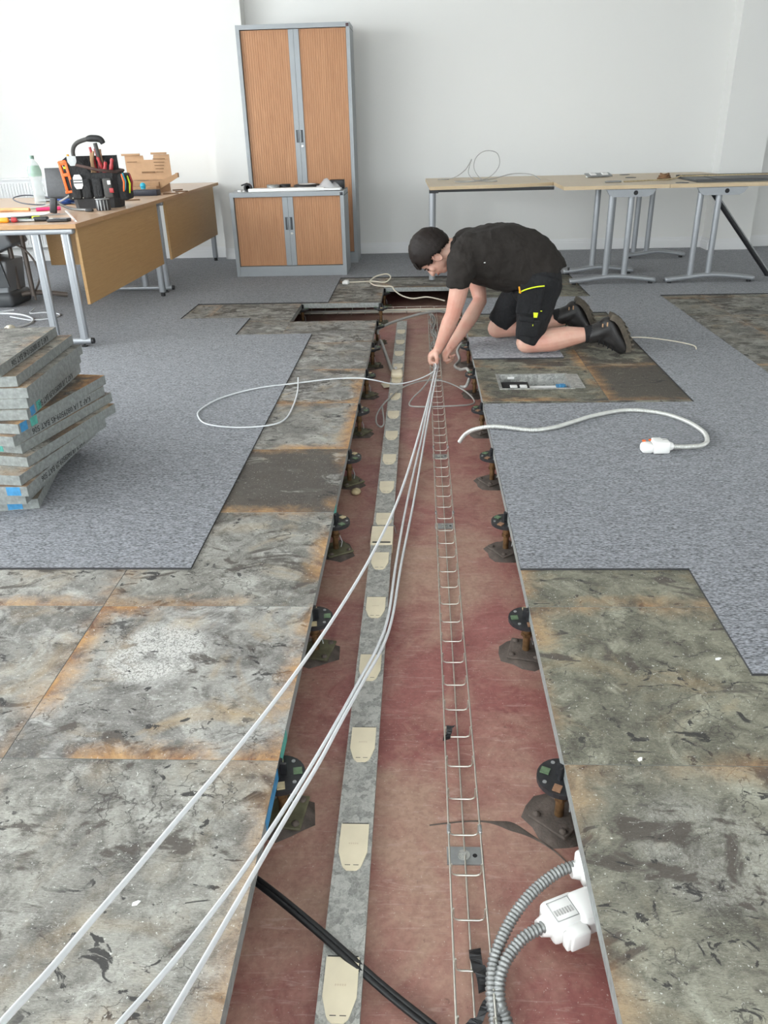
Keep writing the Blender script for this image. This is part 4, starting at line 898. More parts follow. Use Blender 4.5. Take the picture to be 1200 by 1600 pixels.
cable('draw_rod', [(1.62, 5.62, ZR+.006), (1.80, 5.68, ZR+.006), (1.93, 5.72, ZR+.006), (2.05, 5.77, ZR+.010), (2.12, 5.80, ZR+.03)], .005, M_PADB, 'slim tan draw rod lying on the maple desk', 'rod')
tw = thing('rope_knot', 'small bundle of brown twine on the maple desk by the dark board', 'twine', (1.985, 5.80, ZR))
for k in range(3): part('coil', MB().tube([(1.985+.05*math.cos(t)*(1-.2*k), 5.80+.045*math.sin(t), ZR+.012+.014*k+.006*math.sin(2*t+k)) for t in [2*math.pi*i/16 for i in range(16)]], .0075, 6, closed=True), M_CARD_DK, tw)
single('grey_marker', MB().cyl((1.47, 5.60, ZR+.008), (1.60, 5.62, ZR+.008), .007, n=8), M_STEEL, 'grey marker pen lying at the front of the maple desk', 'pen')

# ================================================================== THINGS ON THE LEFT DESKS
# tool tote
tb = thing('tool_tote', 'black open tool tote with looped handle and tools on the near desk', 'tool bag', (-2.25, 4.62, ZD), .10)
def tapered(mb, w0, d0, w1, d1, z0, z1, mi=0, r=.03):
    def ring(w, d, z): return [(sx*(w/2-(r if k else 0)), sy*(d/2-(0 if k else r)), z) for sx, sy, k in ((1, -1, 0), (1, 1, 0), (1, 1, 1), (-1, 1, 1), (-1, 1, 0), (-1, -1, 0), (-1, -1, 1), (1, -1, 1))]
    a, b = ring(w0, d0, z0), ring(w1, d1, z1); n = 8
    return mb.add(a+b, [(i, (i+1) % n, n+(i+1) % n, n+i) for i in range(n)]+[tuple(range(n-1, -1, -1)), tuple(range(n, 2*n))], mi, False)
part('rubber_base', tapered(MB(), .30, .20, .315, .215, .0, .065), M_RUBBER, tb, False)
part('body', tapered(MB(), .31, .21, .345, .235, .065, .225), M_BAG, tb, False)
part('rim', MB().tube([(.165, -.115, .23), (.165, .115, .23), (.05, .12, .25), (-.168, .115, .30), (-.168, -.115, .30), (.05, -.12, .245)], .010, 8, closed=True), M_BAGRIM, tb, False)
part('end_panel', MB().prism([(-.172, .06), (-.10, .06), (.0, .22), (-.06, .30), (-.14, .335), (-.178, .31)], -.118, -.110, 0, Matrix.Rotation(math.pi/2, 4, 'X') @ Matrix.Scale(-1, 4, (0, 0, 1))), M_BAG, tb, False)
for x in (-.115, -.045, .03, .10):
    p = part('front_pocket', MB().bbox((x, -.118, .13), (.060, .028, .125), .008), M_BAG2 if x > .05 else M_BAG, tb, False)
    part('rivet', MB().ell((x-.03, -.128, .072), .004, nu=8, nv=5), M_CHROME, p, False)
hp = smooth_path([(-.115, -.02, .27), (-.125, -.01, .36), (-.095, 0, .41), (-.02, 0, .435), (.03, 0, .438), (.07, 0, .43), (.085, 0, .405)], 6)
part('handle_strap', MB().tube(hp[:22], .014, 8), M_BAG2, tb, False)
part('handle_grip', MB().tube(hp[18:], [.016, .019, .021, .022, .022, .022, .022, .022, .022, .022, .022, .021, .021, .02, .02, .019, .018, .017, .016][:len(hp[18:])], 10), M_RUBBER, tb, False)
part('handle_post', MB().tube([(.045, 0, .20), (.04, 0, .33), (.03, 0, .41)], .014, 8), M_BAG2, tb, False)
part('shield_badge', MB().prism([(-.030, .03), (.030, .03), (.030, -.005), (.015, -.03), (-.015, -.03), (-.030, -.005)], 0, .004, 0, Matrix.Translation((-.11, -.121, .305)) @ Matrix.Rotation(math.pi/2, 4, 'X')), M_STEEL, tb, False)
bd = part('round_patch', MB().prism([(-.018, .045), (.018, .045), (.030, .025), (.030, -.025), (.018, -.045), (-.018, -.045), (-.030, -.025), (-.030, .025)], 0, .003, 0, Matrix.Translation((-.09, -.1335, .175)) @ Matrix.Rotation(math.pi/2, 4, 'X')), M_PAPER, tb, False)
part('patch_band', MB().b2((-.119, -.1372, .165), (-.061, -.1364, .172)).b2((-.119, -.1372, .182), (-.061, -.1364, .188)), M_BLACKP, bd, False)
part('clip_tag', MB().bbox((.115, -.134, .165), (.022, .006, .026), .002), M_PAPER, tb, False)
part('red_label', MB().bbox((.125, -.134, .115), (.028, .005, .030), .002), M_RED, tb, False)
part('side_pouch', MB().bbox((.19, .0, .13), (.06, .19, .17), .015), M_BAG, tb, False)
part('rear_divider', MB().b2((-.14, .045, .2), (.15, .06, .33)), M_BAG, tb, False)
TB = Matrix.Translation((-2.25, 4.62, ZD)) @ Matrix.Rotation(.10, 4, 'Z')
def tool(name, mb, mat, label, cat='tool'):
    mb.v = [tuple(TB @ Vector(p)) for p in mb.v]; return single(name, mb, mat, label, cat)
lv = thing('spirit_level', 'orange torpedo spirit level clipped to the left of the tote', 'spirit level', TB @ Vector((-.175, -.10, .19)), .1)
LM = Matrix.Rotation(-.12, 4, 'Y')
part('body', MB().bbox((-.012, -.012, .015), (.018, .03, .20), .003, LM).bbox((.030, -.012, .015), (.018, .03, .20), .003, LM).bbox((.009, -.012, -.078), (.05, .03, .016), .003, LM).bbox((.009, -.012, .03), (.05, .03, .022), .003, LM).bbox((.0, -.012, .105), (.05, .03, .030), .003, LM), M_ORANGE, lv, False)
part('vial', MB().cyl((.0, -.014, .075), (.022, -.014, .073), .009, n=10), M_HIVIS, lv, False)
single('yellow_pen', MB().cyl(TB @ Vector((-.13, -.08, .28)), TB @ Vector((-.145, -.08, .345)), .009, n=8), M_AMBER, 'amber marker upright behind the spirit level in the tote', 'pen')
for k, (x, y, h, lean, mt, w) in enumerate(((.005, .02, .385, -.02, M_RED, 'red'), (.03, .045, .37, .015, M_COPPER, 'brown'), (-.015, -.02, .36, .03, M_CARD, 'tan'))):
    tool('pliers', MB().tube([(x, y, .20), (x+lean*.4, y, .30), (x+lean, y, h)], [.013, .011, .008], 8).tube([(x+.02, y, .20), (x+.02-lean*.4, y, .30), (x+.012, y, h-.01)], [.013, .011, .008], 8), mt, w+' handled pliers standing in the middle of the tote')
for k, (x, y, mt, w) in enumerate(((.07, -.05, M_RED, 'dark red'), (.10, .0, M_BLACKP, 'black'), (.12, -.06, M_RED, 'red'), (.06, -.02, M_RED, 'short red'))):
    tool('screwdriver', MB().lathe([(.006, 0), (.013, .01), (.014, .05), (.010, .065), (.013, .085), (.008, .095)], 10, 0, Matrix.Translation((x, y, .20+.01*k)) @ Matrix.Rotation(.25*(-1)**k, 4, 'Y')), mt, w+' screwdriver handle at right inside the tote')
for k, (x, y, z, mt, w) in enumerate(((.205, -.09, .21, M_CYAN, 'blue handled cutter'), (.225, -.05, .19, M_HIVIS, 'yellow green handled tool'), (.23, .0, .20, M_RED, 'red tipped tool'), (.2, -.105, .205, M_ORANGE, 'orange tipped tool'))):
    tool('side_tool', MB().tube([(x, y, z-.10), (x+.012, y-.006, z-.04), (x, y, z+.01)], [.0055, .0075, .005], 8), mt, w+' hanging on the right side of the tote')
# black tin standing before the tote
bt = thing('tape_drum', 'short black and silver ribbed roll standing in front of the tote', 'tape roll', (-2.135, 4.36, ZD))
part('roll', MB().lathe([(.044, 0), (.047, .004), (.047, .066), (.044, .07)], 22), M_BLACKP, bt, False); part('rim', MB().lathe([(.046, .070), (.0485, .070), (.0485, .074), (.03, .074)], 22), M_STEEL, bt, False)
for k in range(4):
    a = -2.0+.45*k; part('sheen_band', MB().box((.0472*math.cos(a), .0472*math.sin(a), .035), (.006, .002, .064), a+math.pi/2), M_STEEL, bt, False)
# cardboard box
cb = thing('cardboard_box', 'open brown cardboard box with raised lid on the rear desk', 'box', (-2.36, 6.02, ZD), -.05)
part('tray', MB().b2((-.20, -.13, 0), (.16, .15, .004)).b2((-.20, -.13, .004), (-.197, .15, .085)).b2((.157, -.13, .004), (.16, .15, .085)).b2((-.197, -.13, .004), (.157, -.127, .085)).b2((-.197, .147, .004), (.157, .15, .085)), M_CARD, cb, False)
ld = part('lid', MB().prism([(-.215, 0), (.185, 0), (.175, .205), (.035, .205), (.03, .165), (-.055, .165), (-.06, .20), (-.225, .20)], -.004, .0, 0, Matrix.Translation((0, .15, .085)) @ Matrix.Rotation(math.pi/2-.12, 4, 'X')), M_CARD_IN, cb, False)
part('lid_edge', MB().bbox((-.145, .115, .293), (.165, .012, .016), .003).bbox((.105, .115, .299), (.14, .012, .016), .003), M_CARD, cb, False)
pr = MB()
for q in range(5): pr.box((.09, .1445-.0032*q*.9, .255-.026*q), (.11-.012*q, .001, .006))
pr.box((-.15, .136, .235), (.09, .001, .006)).box((-.02, .149, .15), (.12, .001, .012))
part('printed_text', pr, M_CARD_DK, ld, False)
part('inner_insert', MB().b2((-.19, -.05, .004), (.15, .145, .090)), M_CARD_IN, cb, False)
part('insert_slot', MB().cyl((-.03, .02, .0905), (-.03, .02, .0915), .05, n=16), M_CARD_DK, cb, False)
part('front_flap', MB().bbox((-.02, -.165, .03), (.36, .07, .055), .003), M_CARD, cb, False)
part('side_flap', MB().prism([(0, 0), (.16, .085), (.17, .125), (.0, .06)], -.004, .0, 0, Matrix.Translation((.165, -.12, .03)) @ Matrix.Rotation(math.pi/2, 4, 'X')), M_CARD, cb, False)
part('flap_tab', MB().b2((.315, -.13, .118), (.335, -.10, .152)), M_CARD, cb, False)
single('navy_box', MB().bbox((-2.235, 5.62, ZD+.022), (.20, .10, .044), .003, Matrix.Rotation(-.03, 4, 'Z')), plain('navy_card', (.02, .021, .034), .5), 'small flat navy box beside the tote on the rear desk', 'box')
single('cyan_cap', MB().ell((-2.285, 5.70, ZD+.070), (.024, .024, .024), nu=14, nv=10).cyl((-2.285, 5.70, ZD+.045), (-2.285, 5.70, ZD+.06), .020), M_CYAN, 'round cyan cap on top of the navy box', 'cap')
for i, (x, y, l) in enumerate(((-2.12, 5.68, .12), (-2.02-.06, 5.90, .10), (-2.16, 6.10, .08), (-2.24, 5.10, .10))):
    single('pencil', MB().cyl((x, y, ZD+.005), (x+l, y+.04, ZD+.005), .0045, n=6), M_CARD_DK, ['dark pencil lying in front of the navy box', 'dark pencil near the right edge of the rear desk', 'short pencil behind the navy box', 'brown pencil beside the tote base'][i], 'pencil')
# laptop
lp = thing('laptop', 'black laptop standing open behind the bottle and tote', 'laptop', (-2.78, 5.28, ZD))
part('screen', MB().bbox((-2.76, 5.40, ZD+.115), (.40, .012, .235), .004, Matrix.Rotation(-.16, 4, 'X')), M_BLACKP, lp)
part('keyboard_deck', MB().bbox((-2.76, 5.30, ZD+.012), (.40, .20, .020), .004), M_BLACKP, lp)
part('front_trim', MB().b2((-2.955, 5.196, ZD+.008), (-2.565, 5.199, ZD+.018)), M_STEEL, lp)
# bottle
bo = thing('water_bottle', 'clear ribbed plastic water bottle with green cap on the desk', 'bottle', (-2.83, 4.95, ZD))
part('shell', MB().lathe([(.028, 0), (.040, .006), (.043, .03), (.038, .05), (.044, .075), (.037, .10), (.044, .13), (.037, .155), (.044, .18), (.047, .21), (.046, .235), (.035, .275), (.016, .305), (.0135, .315)], 20), M_CLEAR, bo, False)
part('cap', MB().cyl((0, 0, .312), (0, 0, .334), .0155, n=16), plain('grey_green_cap', (.17, .27, .22), .4), bo, False)
part('label_band', MB().lathe([(.0455, .195), (.0476, .21), (.0470, .237), (.038, .268)], 20), mat_clear('pale_green_label', (.42, .62, .50), .5), bo, False)
# cables on the desk
def coil(name, c, R, n, r, mat, label, seed, flat=.5):
    rg = random.Random(seed); pts = []
    for i in range(n*10):
        t = 2*math.pi*i/10; k = R*(1+.12*math.sin(1.7*t+seed)); pts.append((c[0]+k*math.cos(t), c[1]+k*flat*math.sin(t), c[2]+r+.003*abs(math.sin(t*.7))+i*.0006))
    return single(name, MB().tube(smooth_path(pts, 2), r, 6), mat, label, 'cable')
coil('blue_cable_coil', (-2.63, 4.92, ZD), .062, 5, .0055, M_BLUE, 'coil of blue network cable between bottle and tote', 3, .8)
cable('white_desk_cable', [(-2.90, 4.55, ZD+.004), (-2.75, 4.58, ZD+.004), (-2.60, 4.72, ZD+.03), (-2.52, 4.86, ZD+.09), (-2.48, 4.95, ZD+.135)], .006, M_WCABLE, 'stiff white cable end rising in front of the blue coil')
cable('grey_desk_cable', [(-2.55, 4.95, ZD+.004), (-2.68, 4.82, ZD+.005), (-2.88, 4.80, ZD+.02), (-3.0, 4.88, ZD+.05), (-2.95, 4.98, ZD+.065), (-2.80, 5.02, ZD+.045), (-2.66, 4.96, ZD+.022), (-2.50, 4.84, ZD+.006), (-2.42, 4.9, ZD+.005), (-2.48, 5.05, ZD+.005)], .004, plain('navy_cable', (.05, .06, .09), .4), 'thin dark cable looping round the bottle base')
# strap / tape measure hook in front of the tote
sp = thing('knife_sheath', 'black strap with silver edge lying in front of the tote', 'strap', (-2.40, 4.25, ZD))
part('upright', MB().bbox((-2.415, 4.22, ZD+.05), (.045, .022, .10), .006, Matrix.Rotation(.2, 4, 'Y')), M_BLACKP, sp)
part('strap', MB().tube(smooth_path([(-2.41, 4.24, ZD+.085), (-2.38, 4.26, ZD+.05), (-2.33, 4.29, ZD+.02), (-2.25, 4.31, ZD+.010), (-2.19, 4.29, ZD+.010)], 5), .0085, 6), M_STEEL, sp)
part('buckle', MB().bbox((-2.20, 4.27, ZD+.010), (.05, .03, .016), .004), M_BLACKP, sp)
# flat things near the front edge
ph = thing('phone', 'black smartphone with pale screen at the front corner of the near desk', 'phone', (-2.16, 3.68, ZD), .12)
part('case', MB().bbox((0, 0, .009), (.125, .078, .018), .006), M_BLACKP, ph, False); part('screen', MB().b2((-.056, -.033, .018), (.056, .033, .0188)), M_SCREEN, ph, False)
kn = thing('utility_knife', 'long grey and black utility knife beside the phone', 'knife', (-2.36, 3.70, ZD), .06)
part('blade_body', MB().bbox((-.05, 0, .010), (.19, .03, .016), .004), M_STEEL, kn, False); part('grip', MB().bbox((.075, .012, .014), (.09, .036, .026), .008), M_BLACKP, kn, False); part('green_slider', MB().bbox((-.04, 0, .0195), (.10, .010, .004), .001), M_PADG, kn, False)
sd = thing('stubby_screwdriver', 'orange screwdriver with red end at front left of the near desk', 'screwdriver', (-2.47, 3.66, ZD), .1)
part('handle', MB().lathe([(.010, 0), (.015, .01), (.016, .06), (.012, .07)], 12, 0, Matrix.Translation((-.02, 0, .016)) @ Matrix.Rotation(math.pi/2, 4, 'Y') @ Matrix.Translation((0, 0, -.04))), M_AMBER, sd, False)
part('end', MB().lathe([(.015, 0), (.0165, .01), (.012, .03)], 12, 0, Matrix.Translation((.03, 0, .0165)) @ Matrix.Rotation(math.pi/2, 4, 'Y')), M_RED, sd, False)
hs = thing('combination_pliers', 'black pliers with green joint lying behind the utility knife', 'pliers', (-2.44, 3.86, ZD), .3)
part('jaw', MB().cyl((.04, .02, .001), (.04, .02, .018), .028, n=16), M_BLACKP, hs, False); part('joint', MB().bbox((.055, -.005, .010), (.05, .016, .014), .004), M_HIVIS, hs, False); part('handles', MB().tube([(.03, 0, .010), (-.05, -.02, .010), (-.12, 0, .010)], .008, 8), M_BLACKP, hs, False)
cable('pink_strip', [(-2.62, 4.40, ZD+.010), (-2.56, 4.42, ZD+.012), (-2.47, 4.45, ZD+.012)], .012, M_PINK, 'magenta strip lying in the middle of the near desk', 'strip')
cable('orange_strip', [(-2.90, 4.44, ZD+.010), (-2.80, 4.45, ZD+.010), (-2.68, 4.43, ZD+.010)], .012, plain('peach_plastic', (.72, .36, .16), .5), 'peach coloured strip lying left of the magenta one', 'strip')
single('drawing_sheet', MB().box((-2.62, 4.10, ZD+.0015), (.36, .40, .0015), .12), M_PAPER, 'white paper drawing spread on the near desk', 'paper')
single('white_ruler', MB().box((-2.22, 4.0, ZD+.003), (.012, .80, .004), .46), M_WHITEP, 'thin white strip running diagonally to the front desk corner', 'strip')
for i, (a, b) in enumerate((((-2.60, 3.98), (-2.28, 4.10)), ((-2.50, 3.88), (-2.35, 4.14)))):
    single('cable_tie', MB().cyl((*a, ZD+.005), (*b, ZD+.005), .0028, n=6), M_STEEL, ['grey cable tie lying across the paper drawing', 'grey cable tie crossing over the other one on the paper'][i], 'cable tie')
#@@PART4
# ================================================================== THE KNEELING WORKER
pw = thing('person', 'worker in black t-shirt and black work shorts kneeling and bending over the trench, pulling cables', 'person', (.62, 3.42, .0085))
def remeshed(name, mb, mat, root, voxel, smooth=6, fac=.5, disp=None):
    o = part(name, mb, mat, root)
    m = o.modifiers.new('remesh', 'REMESH'); m.mode = 'VOXEL'; m.voxel_size = voxel; m.use_smooth_shade = True
    s = o.modifiers.new('smooth', 'SMOOTH'); s.factor = fac; s.iterations = smooth
    if disp:
        for nm, size, st, dep in disp:
            tx = bpy.data.textures.new(nm, 'CLOUDS'); tx.noise_scale = size; tx.noise_depth = dep
            d = o.modifiers.new(nm, 'DISPLACE'); d.texture = tx; d.strength = st; d.mid_level = .5; d.texture_coords = 'LOCAL'
    return o
def loft(mb, rings, n=28, p=2.3):
    """rings: (top xz, bottom xz, half width, centre y)"""
    vs = []
    for (tx, tz), (bx_, bz), w, cy in rings:
        cx, cz = (tx+bx_)/2, (tz+bz)/2; ux, uz = (tx-bx_)/2, (tz-bz)/2
        for j in range(n):
            a = 2*math.pi*j/n; c, s = math.cos(a), math.sin(a)
            k = lambda q: math.copysign(abs(q)**(2/p), q)
            vs.append((cx+ux*k(c), cy+w*k(s), cz+uz*k(c)))
    m = len(rings)
    return mb.add(vs, [(i*n+j, i*n+(j+1) % n, (i+1)*n+(j+1) % n, (i+1)*n+j) for i in range(m-1) for j in range(n)]+[tuple(range(n-1, -1, -1)), tuple(range((m-1)*n, m*n))], 0, True)
YC = 3.42
# ---- skin body: head, neck, arms, hands, legs joined through a slim inner trunk
sk = MB()
sk.caps([(.70, YC, .42), (.58, YC, .52), (.42, YC, .55), (.31, YC, .55)], [.10, .10, .10, .078])
sk.caps([(.29, YC, .560), (.215, YC, .568), (.150, YC, .548), (.11, YC, .545)], [.058, .054, .053, .058])
sk.caps([(.205, YC, .582), (.170, YC, .582), (.135, YC, .582), (.105, YC, .582)], [.042, .044, .045, .045])
HM = Matrix(((-.985, 0, .17), (0, 1, 0), (.17, 0, .985))).to_4x4()   # local x = crown direction, z = back of the head
def hp_(u, s, b): return Vector((.066, YC, .553))+Vector((-.985*u+.17*0, 0, .17*u))+Vector((0, s, 0))+Vector((.14*b, 0, .99*b))
sk.ell(hp_(.006, 0, .006), (.096, .076, .098), HM)
sk.ell(hp_(-.045, 0, -.040), (.060, .060, .070), HM)
sk.ell(hp_(-.080, 0, -.070), (.030, .036, .034), HM)            # chin
sk.ell(hp_(-.005, 0, -.072), (.040, .052, .030), HM)            # cheek and brow mass
sk.ell(hp_(.030, 0, -.075), (.040, .050, .024), HM)             # forehead
sk.caps([hp_(.012, 0, -.094), hp_(-.010, 0, -.110), hp_(-.026, 0, -.121)], [.009, .010, .012], 10)   # nose
for s in (-1, 1):
    sk.ell(hp_(-.022, s*.012, -.110), (.009, .008, .009), HM)
    sk.ell(hp_(-.018, s*.040, -.080), (.022, .018, .020), HM)   # cheekbone
sk.ell(hp_(-.050, 0, -.106), (.008, .020, .010), HM); sk.ell(hp_(-.062, 0, -.102), (.008, .018, .010), HM)
for s in (-1, 1):                                               # ears
    e = [hp_(-.034+.028*math.cos(t), s*.080+s*.006*math.cos(t), -.012+.017*math.sin(t)) for t in [2*math.pi*i/14 for i in range(14)]]
    sk.tube(e, .0058, 8, closed=True); sk.ell(hp_(-.034, s*.069, -.012), (.026, .008, .016), HM); sk.ell(hp_(-.060, s*.072, -.016), (.010, .007, .009), HM)
# near (left) arm
sk.caps([(.255, 3.285, .545), (.225, 3.245, .42), (.205, 3.245, .32), (.186, 3.255, .238), (.163, 3.265, .180), (.135, 3.275, .105), (.110, 3.285, .045), (.098, 3.288, .018)], [.060, .056, .050, .044, .045, .037, .028, .026])
# far (right) arm
sk.caps([(.27, 3.585, .545), (.315, 3.615, .42), (.350, 3.600, .30), (.358, 3.575, .245), (.300, 3.50, .165), (.238, 3.43, .088), (.190, 3.385, .032), (.176, 3.372, .014)], [.058, .054, .047, .043, .045, .036, .028, .026])
def hand(wrist, palm, knuck, side, mid, tip, thumb, w=.074):
    wrist, palm, knuck, mid, tip = map(Vector, (wrist, palm, knuck, mid, tip)); side = Vector(side).normalized()
    d = (knuck-wrist).normalized(); nrm = d.cross(side).normalized()
    M = Matrix((d, side, nrm)).transposed().to_4x4()
    sk.ell((wrist+knuck)/2, ((knuck-wrist).length*.62, w*.50, .021), M); sk.ell(palm, (.036, w*.52, .024), M)
    for i, (o, l, rr) in enumerate(((-.030, .92, .0100), (-.010, 1.05, .0105), (.011, 1.0, .0103), (.030, .82, .0092))):
        k = knuck+side*o-d*.012*abs(i-1.4); m1 = k+(mid-knuck)*l+side*o*.04; t1 = m1+(tip-mid)*l
        sk.caps([k-d*.02, k, (k+m1)/2+d*.004, m1, (m1+t1)/2+(tip-mid)*.05, t1], [rr*1.12, rr*1.1, rr, rr*1.02, rr*.95, rr*.88], 10)
    sk.caps([Vector(q) for q in thumb], [.015, .0125, .0115, .0095], 10)
hand((.104, 3.287, .026), (.076, 3.287, .0), (.052, 3.286, -.018), (.22, .97, .05), (.058, 3.288, -.055), (.096, 3.290, -.060), [(.092, 3.258, .012), (.096, 3.247, -.014), (.098, 3.252, -.036), (.094, 3.266, -.052)])
hand((.182, 3.378, .022), (.160, 3.358, -.006), (.143, 3.345, -.028), (.45, .88, .1), (.158, 3.338, -.064), (.185, 3.345, -.052), [(.172, 3.342, .010), (.160, 3.325, -.010), (.150, 3.318, -.030), (.140, 3.322, -.046)], .07)
# legs
sk.caps([(.70, 3.30, .38), (.65, 3.26, .22), (.612, 3.245, .085), (.606, 3.243, .072)], [.085, .075, .058, .060])
sk.caps([(.606, 3.243, .072), (.66, 3.24, .074), (.75, 3.236, .088), (.84, 3.23, .106), (.93, 3.222, .118), (.99, 3.22, .125)], [.060, .058, .067, .058, .040, .036])
sk.caps([(.66, 3.54, .36), (.56, 3.58, .22), (.475, 3.605, .082), (.470, 3.606, .070)], [.085, .075, .058, .058])
sk.caps([(.470, 3.606, .070), (.55, 3.615, .072), (.66, 3.635, .082), (.75, 3.66, .090), (.83, 3.675, .094), (.90, 3.68, .105)], [.058, .056, .064, .054, .040, .036])
body = remeshed('body', sk, M_SKIN, pw, .0042, 4)
# facial features
eb = MB()
for s in (-1, 1):
    eb.caps([hp_(.022, s*.016, -.1005), hp_(.024, s*.030, -.0985), hp_(.019, s*.046, -.088)], [.004, .0045, .003], 8)
part('eyebrows', eb, M_HAIR, pw)
ey = MB()
for s in (-1, 1): ey.ell(hp_(.006, s*.032, -.0945), (.006, .014, .007), HM, 0, 12, 8)
part('eyes', ey, plain('dark_eye', (.03, .022, .018), .2), pw)
part('lips', MB().caps([hp_(-.056, -.020, -.104), hp_(-.056, 0, -.1155), hp_(-.056, .020, -.104)], [.0035, .0055, .0035], 8), M_LIP, pw)
# hair: shell over the skull, trimmed along forehead, ear and nape
hr = MB(); tmp = MB().ell(hp_(.010, 0, .010), (.1035, .0815, .1035), HM, 0, 60, 40)
c0 = hp_(0, 0, 0); up = Vector((-.985, 0, .17)); bk = Vector((.14, 0, .99))
def keep(p):
    q = Vector(p)-c0; u = q.dot(up); b = q.dot(bk)
    K = ((-.2, .075), (-.11, .060), (-.087, .050), (-.064, .026), (-.048, -.004), (-.012, -.010), (.024, -.045), (.06, -.080), (.2, -.10)); lim = K[-1][1]
    for (b0, l0), (b1, l1) in zip(K, K[1:]):
        if b0 <= b < b1: lim = l0+(l1-l0)*(b-b0)/(b1-b0); break
    return u > lim-.004*math.sin(q.y*160)
kf = [f for f in tmp.f if all(keep(tmp.v[i]) for i in f)]
rg = random.Random(4); used = sorted({i for f in kf for i in f}); ix = {v: k for k, v in enumerate(used)}
hv = []
for i in used:
    q = Vector(tmp.v[i])-c0; q *= 1+.022*math.sin(q.x*190+q.y*90)*math.cos(q.z*150+q.y*60)+.022*rg.random(); hv.append(c0+q)
hr.add(hv, [tuple(ix[i] for i in f) for f in kf], 0, True)
ho = part('hair', hr, M_HAIR, pw); so = ho.modifiers.new('solid', 'SOLIDIFY'); so.thickness = .018; so.offset = -1
fr = MB()
for k in range(9):
    s = -.05+.0125*k; fr.caps([hp_(.085, s, -.075), hp_(.066, s*1.04, -.094), hp_(.050+.006*math.sin(k*2.1), s*1.05, -.098)], [.010, .008, .003], 8)
fo = part('fringe', fr, M_HAIR, ho, False); fo.location = -Vector(pw.location)
# short strands lying over the hair shell, overhanging its edges
st = MB(); rg = random.Random(11)
for k in range(300):
    f = rg.choice(kf); p = sum((Vector(tmp.v[i]) for i in f), Vector())/len(f); q = p-c0; nrm = Vector((q.x/.0107, q.y/.0066, q.z/.0107)).normalized()
    b = q.dot(bk); flow = (-bk*.9-up*.25 if b < .03 else bk*.35-up*.9)+Vector((0, q.y*2.2, 0))+Vector((rg.uniform(-.3, .3), rg.uniform(-.35, .35), rg.uniform(-.3, .3)))
    flow = (flow-nrm*flow.dot(nrm)).normalized(); L = rg.uniform(.026, .046); r = rg.uniform(.0034, .0062)
    a = p+nrm*.0015; st.tube([a-flow*L*.4-nrm*.004, a+nrm*.002, a+flow*L*.4+nrm*.001, a+flow*L*.75-nrm*.005], [r*.6, r, r*.8, r*.15], 5)
so1 = part('hair_strands', st, M_HAIR, ho, False); so1.location = -Vector(pw.location); so1['kind'] = 'stuff'
# ---- shirt
sh = MB()
loft(sh, [((.825, .475), (.515, .335), .178, YC), ((.795, .535), (.485, .330), .184, YC), ((.735, .600), (.455, .335), .186, YC), ((.650, .655), (.415, .345), .190, YC), ((.560, .688), (.375, .358), .196, YC), ((.470, .702), (.335, .372), .203, YC), ((.380, .694), (.285, .392), .205, YC), ((.300, .674), (.230, .425), .200, YC), ((.235, .645), (.185, .470), .165, YC), ((.185, .622), (.158, .508), .090, YC), ((.172, .618), (.150, .515), .078, YC)])
sh.caps([(.275, 3.33, .575), (.235, 3.262, .52), (.222, 3.236, .46)], [.095, .088, .074])
sh.tube([(.232, 3.25, .50), (.222, 3.236, .45), (.216, 3.234, .42), (.214, 3.234, .392)], [.082, .073, .069, .067], 20)
sh.caps([(.275, 3.51, .575), (.285, 3.59, .52), (.305, 3.612, .46)], [.095, .085, .070])
sh.tube([(.29, 3.60, .50), (.305, 3.612, .46), (.318, 3.616, .425), (.328, 3.614, .400)], [.078, .070, .066, .064], 20)
shirt = remeshed('t_shirt', sh, M_SHIRT, pw, .0075, 5, .5, [('broad_folds', .10, .024, 1), ('fine_folds', .04, .012, 2)])
part('collar', MB().tube([Vector((.190, YC, .568))+Vector((.006*math.sin(t), .070*math.cos(t), .058*math.sin(t))) for t in [2*math.pi*i/20 for i in range(20)]],   .010, 8, closed=True), M_SHIRT, pw)
part('sleeve_badge', MB().bbox((.318, 3.548, .392), (.028, .006, .018), .002, Matrix.Rotation(-.3, 4, 'Y')), plain('grey_badge', (.30, .30, .31), .5), pw)
part('hem_tag', MB().bbox((.812, 3.245, .474), (.010, .004, .016), .001), M_INK, pw)
part('chest_tag', MB().bbox((.352, 3.218, .520), (.010, .003, .005), .001), M_PAPER, pw)
# ---- shorts
so_ = MB()
loft(so_, [((.745, .51), (.52, .40), .165, YC), ((.800, .475), (.525, .345), .172, YC), ((.795, .42), (.535, .30), .172, YC), ((.74, .34), (.56, .27), .14, YC)])
so_.caps([(.685, 3.335, .40), (.662, 3.29, .32)], [.115, .110])
so_.tube([(.685, 3.32, .40), (.655, 3.278, .305), (.640, 3.258, .22), (.628, 3.25, .15), (.615, 3.245, .095), (.606, 3.243, .072)], [.118, .110, .098, .086, .076, .070], 24)
so_.caps([(.66, 3.52, .39), (.615, 3.56, .31)], [.112, .105])
so_.tube([(.65, 3.53, .38), (.600, 3.57, .29), (.545, 3.59, .205), (.500, 3.602, .135), (.478, 3.605, .098)], [.110, .102, .092, .080, .074], 24)
shorts = remeshed('work_shorts', so_, M_SHORTS, pw, .0075, 5, .5, [('trouser_folds', .06, .011, 2)])
pk = part('cargo_pocket', MB().bbox((.600, 3.158, .325), (.135, .022, .155), .009, Matrix.Rotation(.12, 4, 'Y')), M_SHORTS, pw)
part('yellow_zip', MB().tube(smooth_path([(.536, 3.140, .372), (.575, 3.139, .388), (.625, 3.139, .400), (.672, 3.142, .404)], 5), .0042, 6), M_HIVIS, pk)
part('zip_pull', MB().caps([(.543, 3.136, .372), (.535, 3.132, .402)], [.0055, .004], 8), M_AMBER, pk)
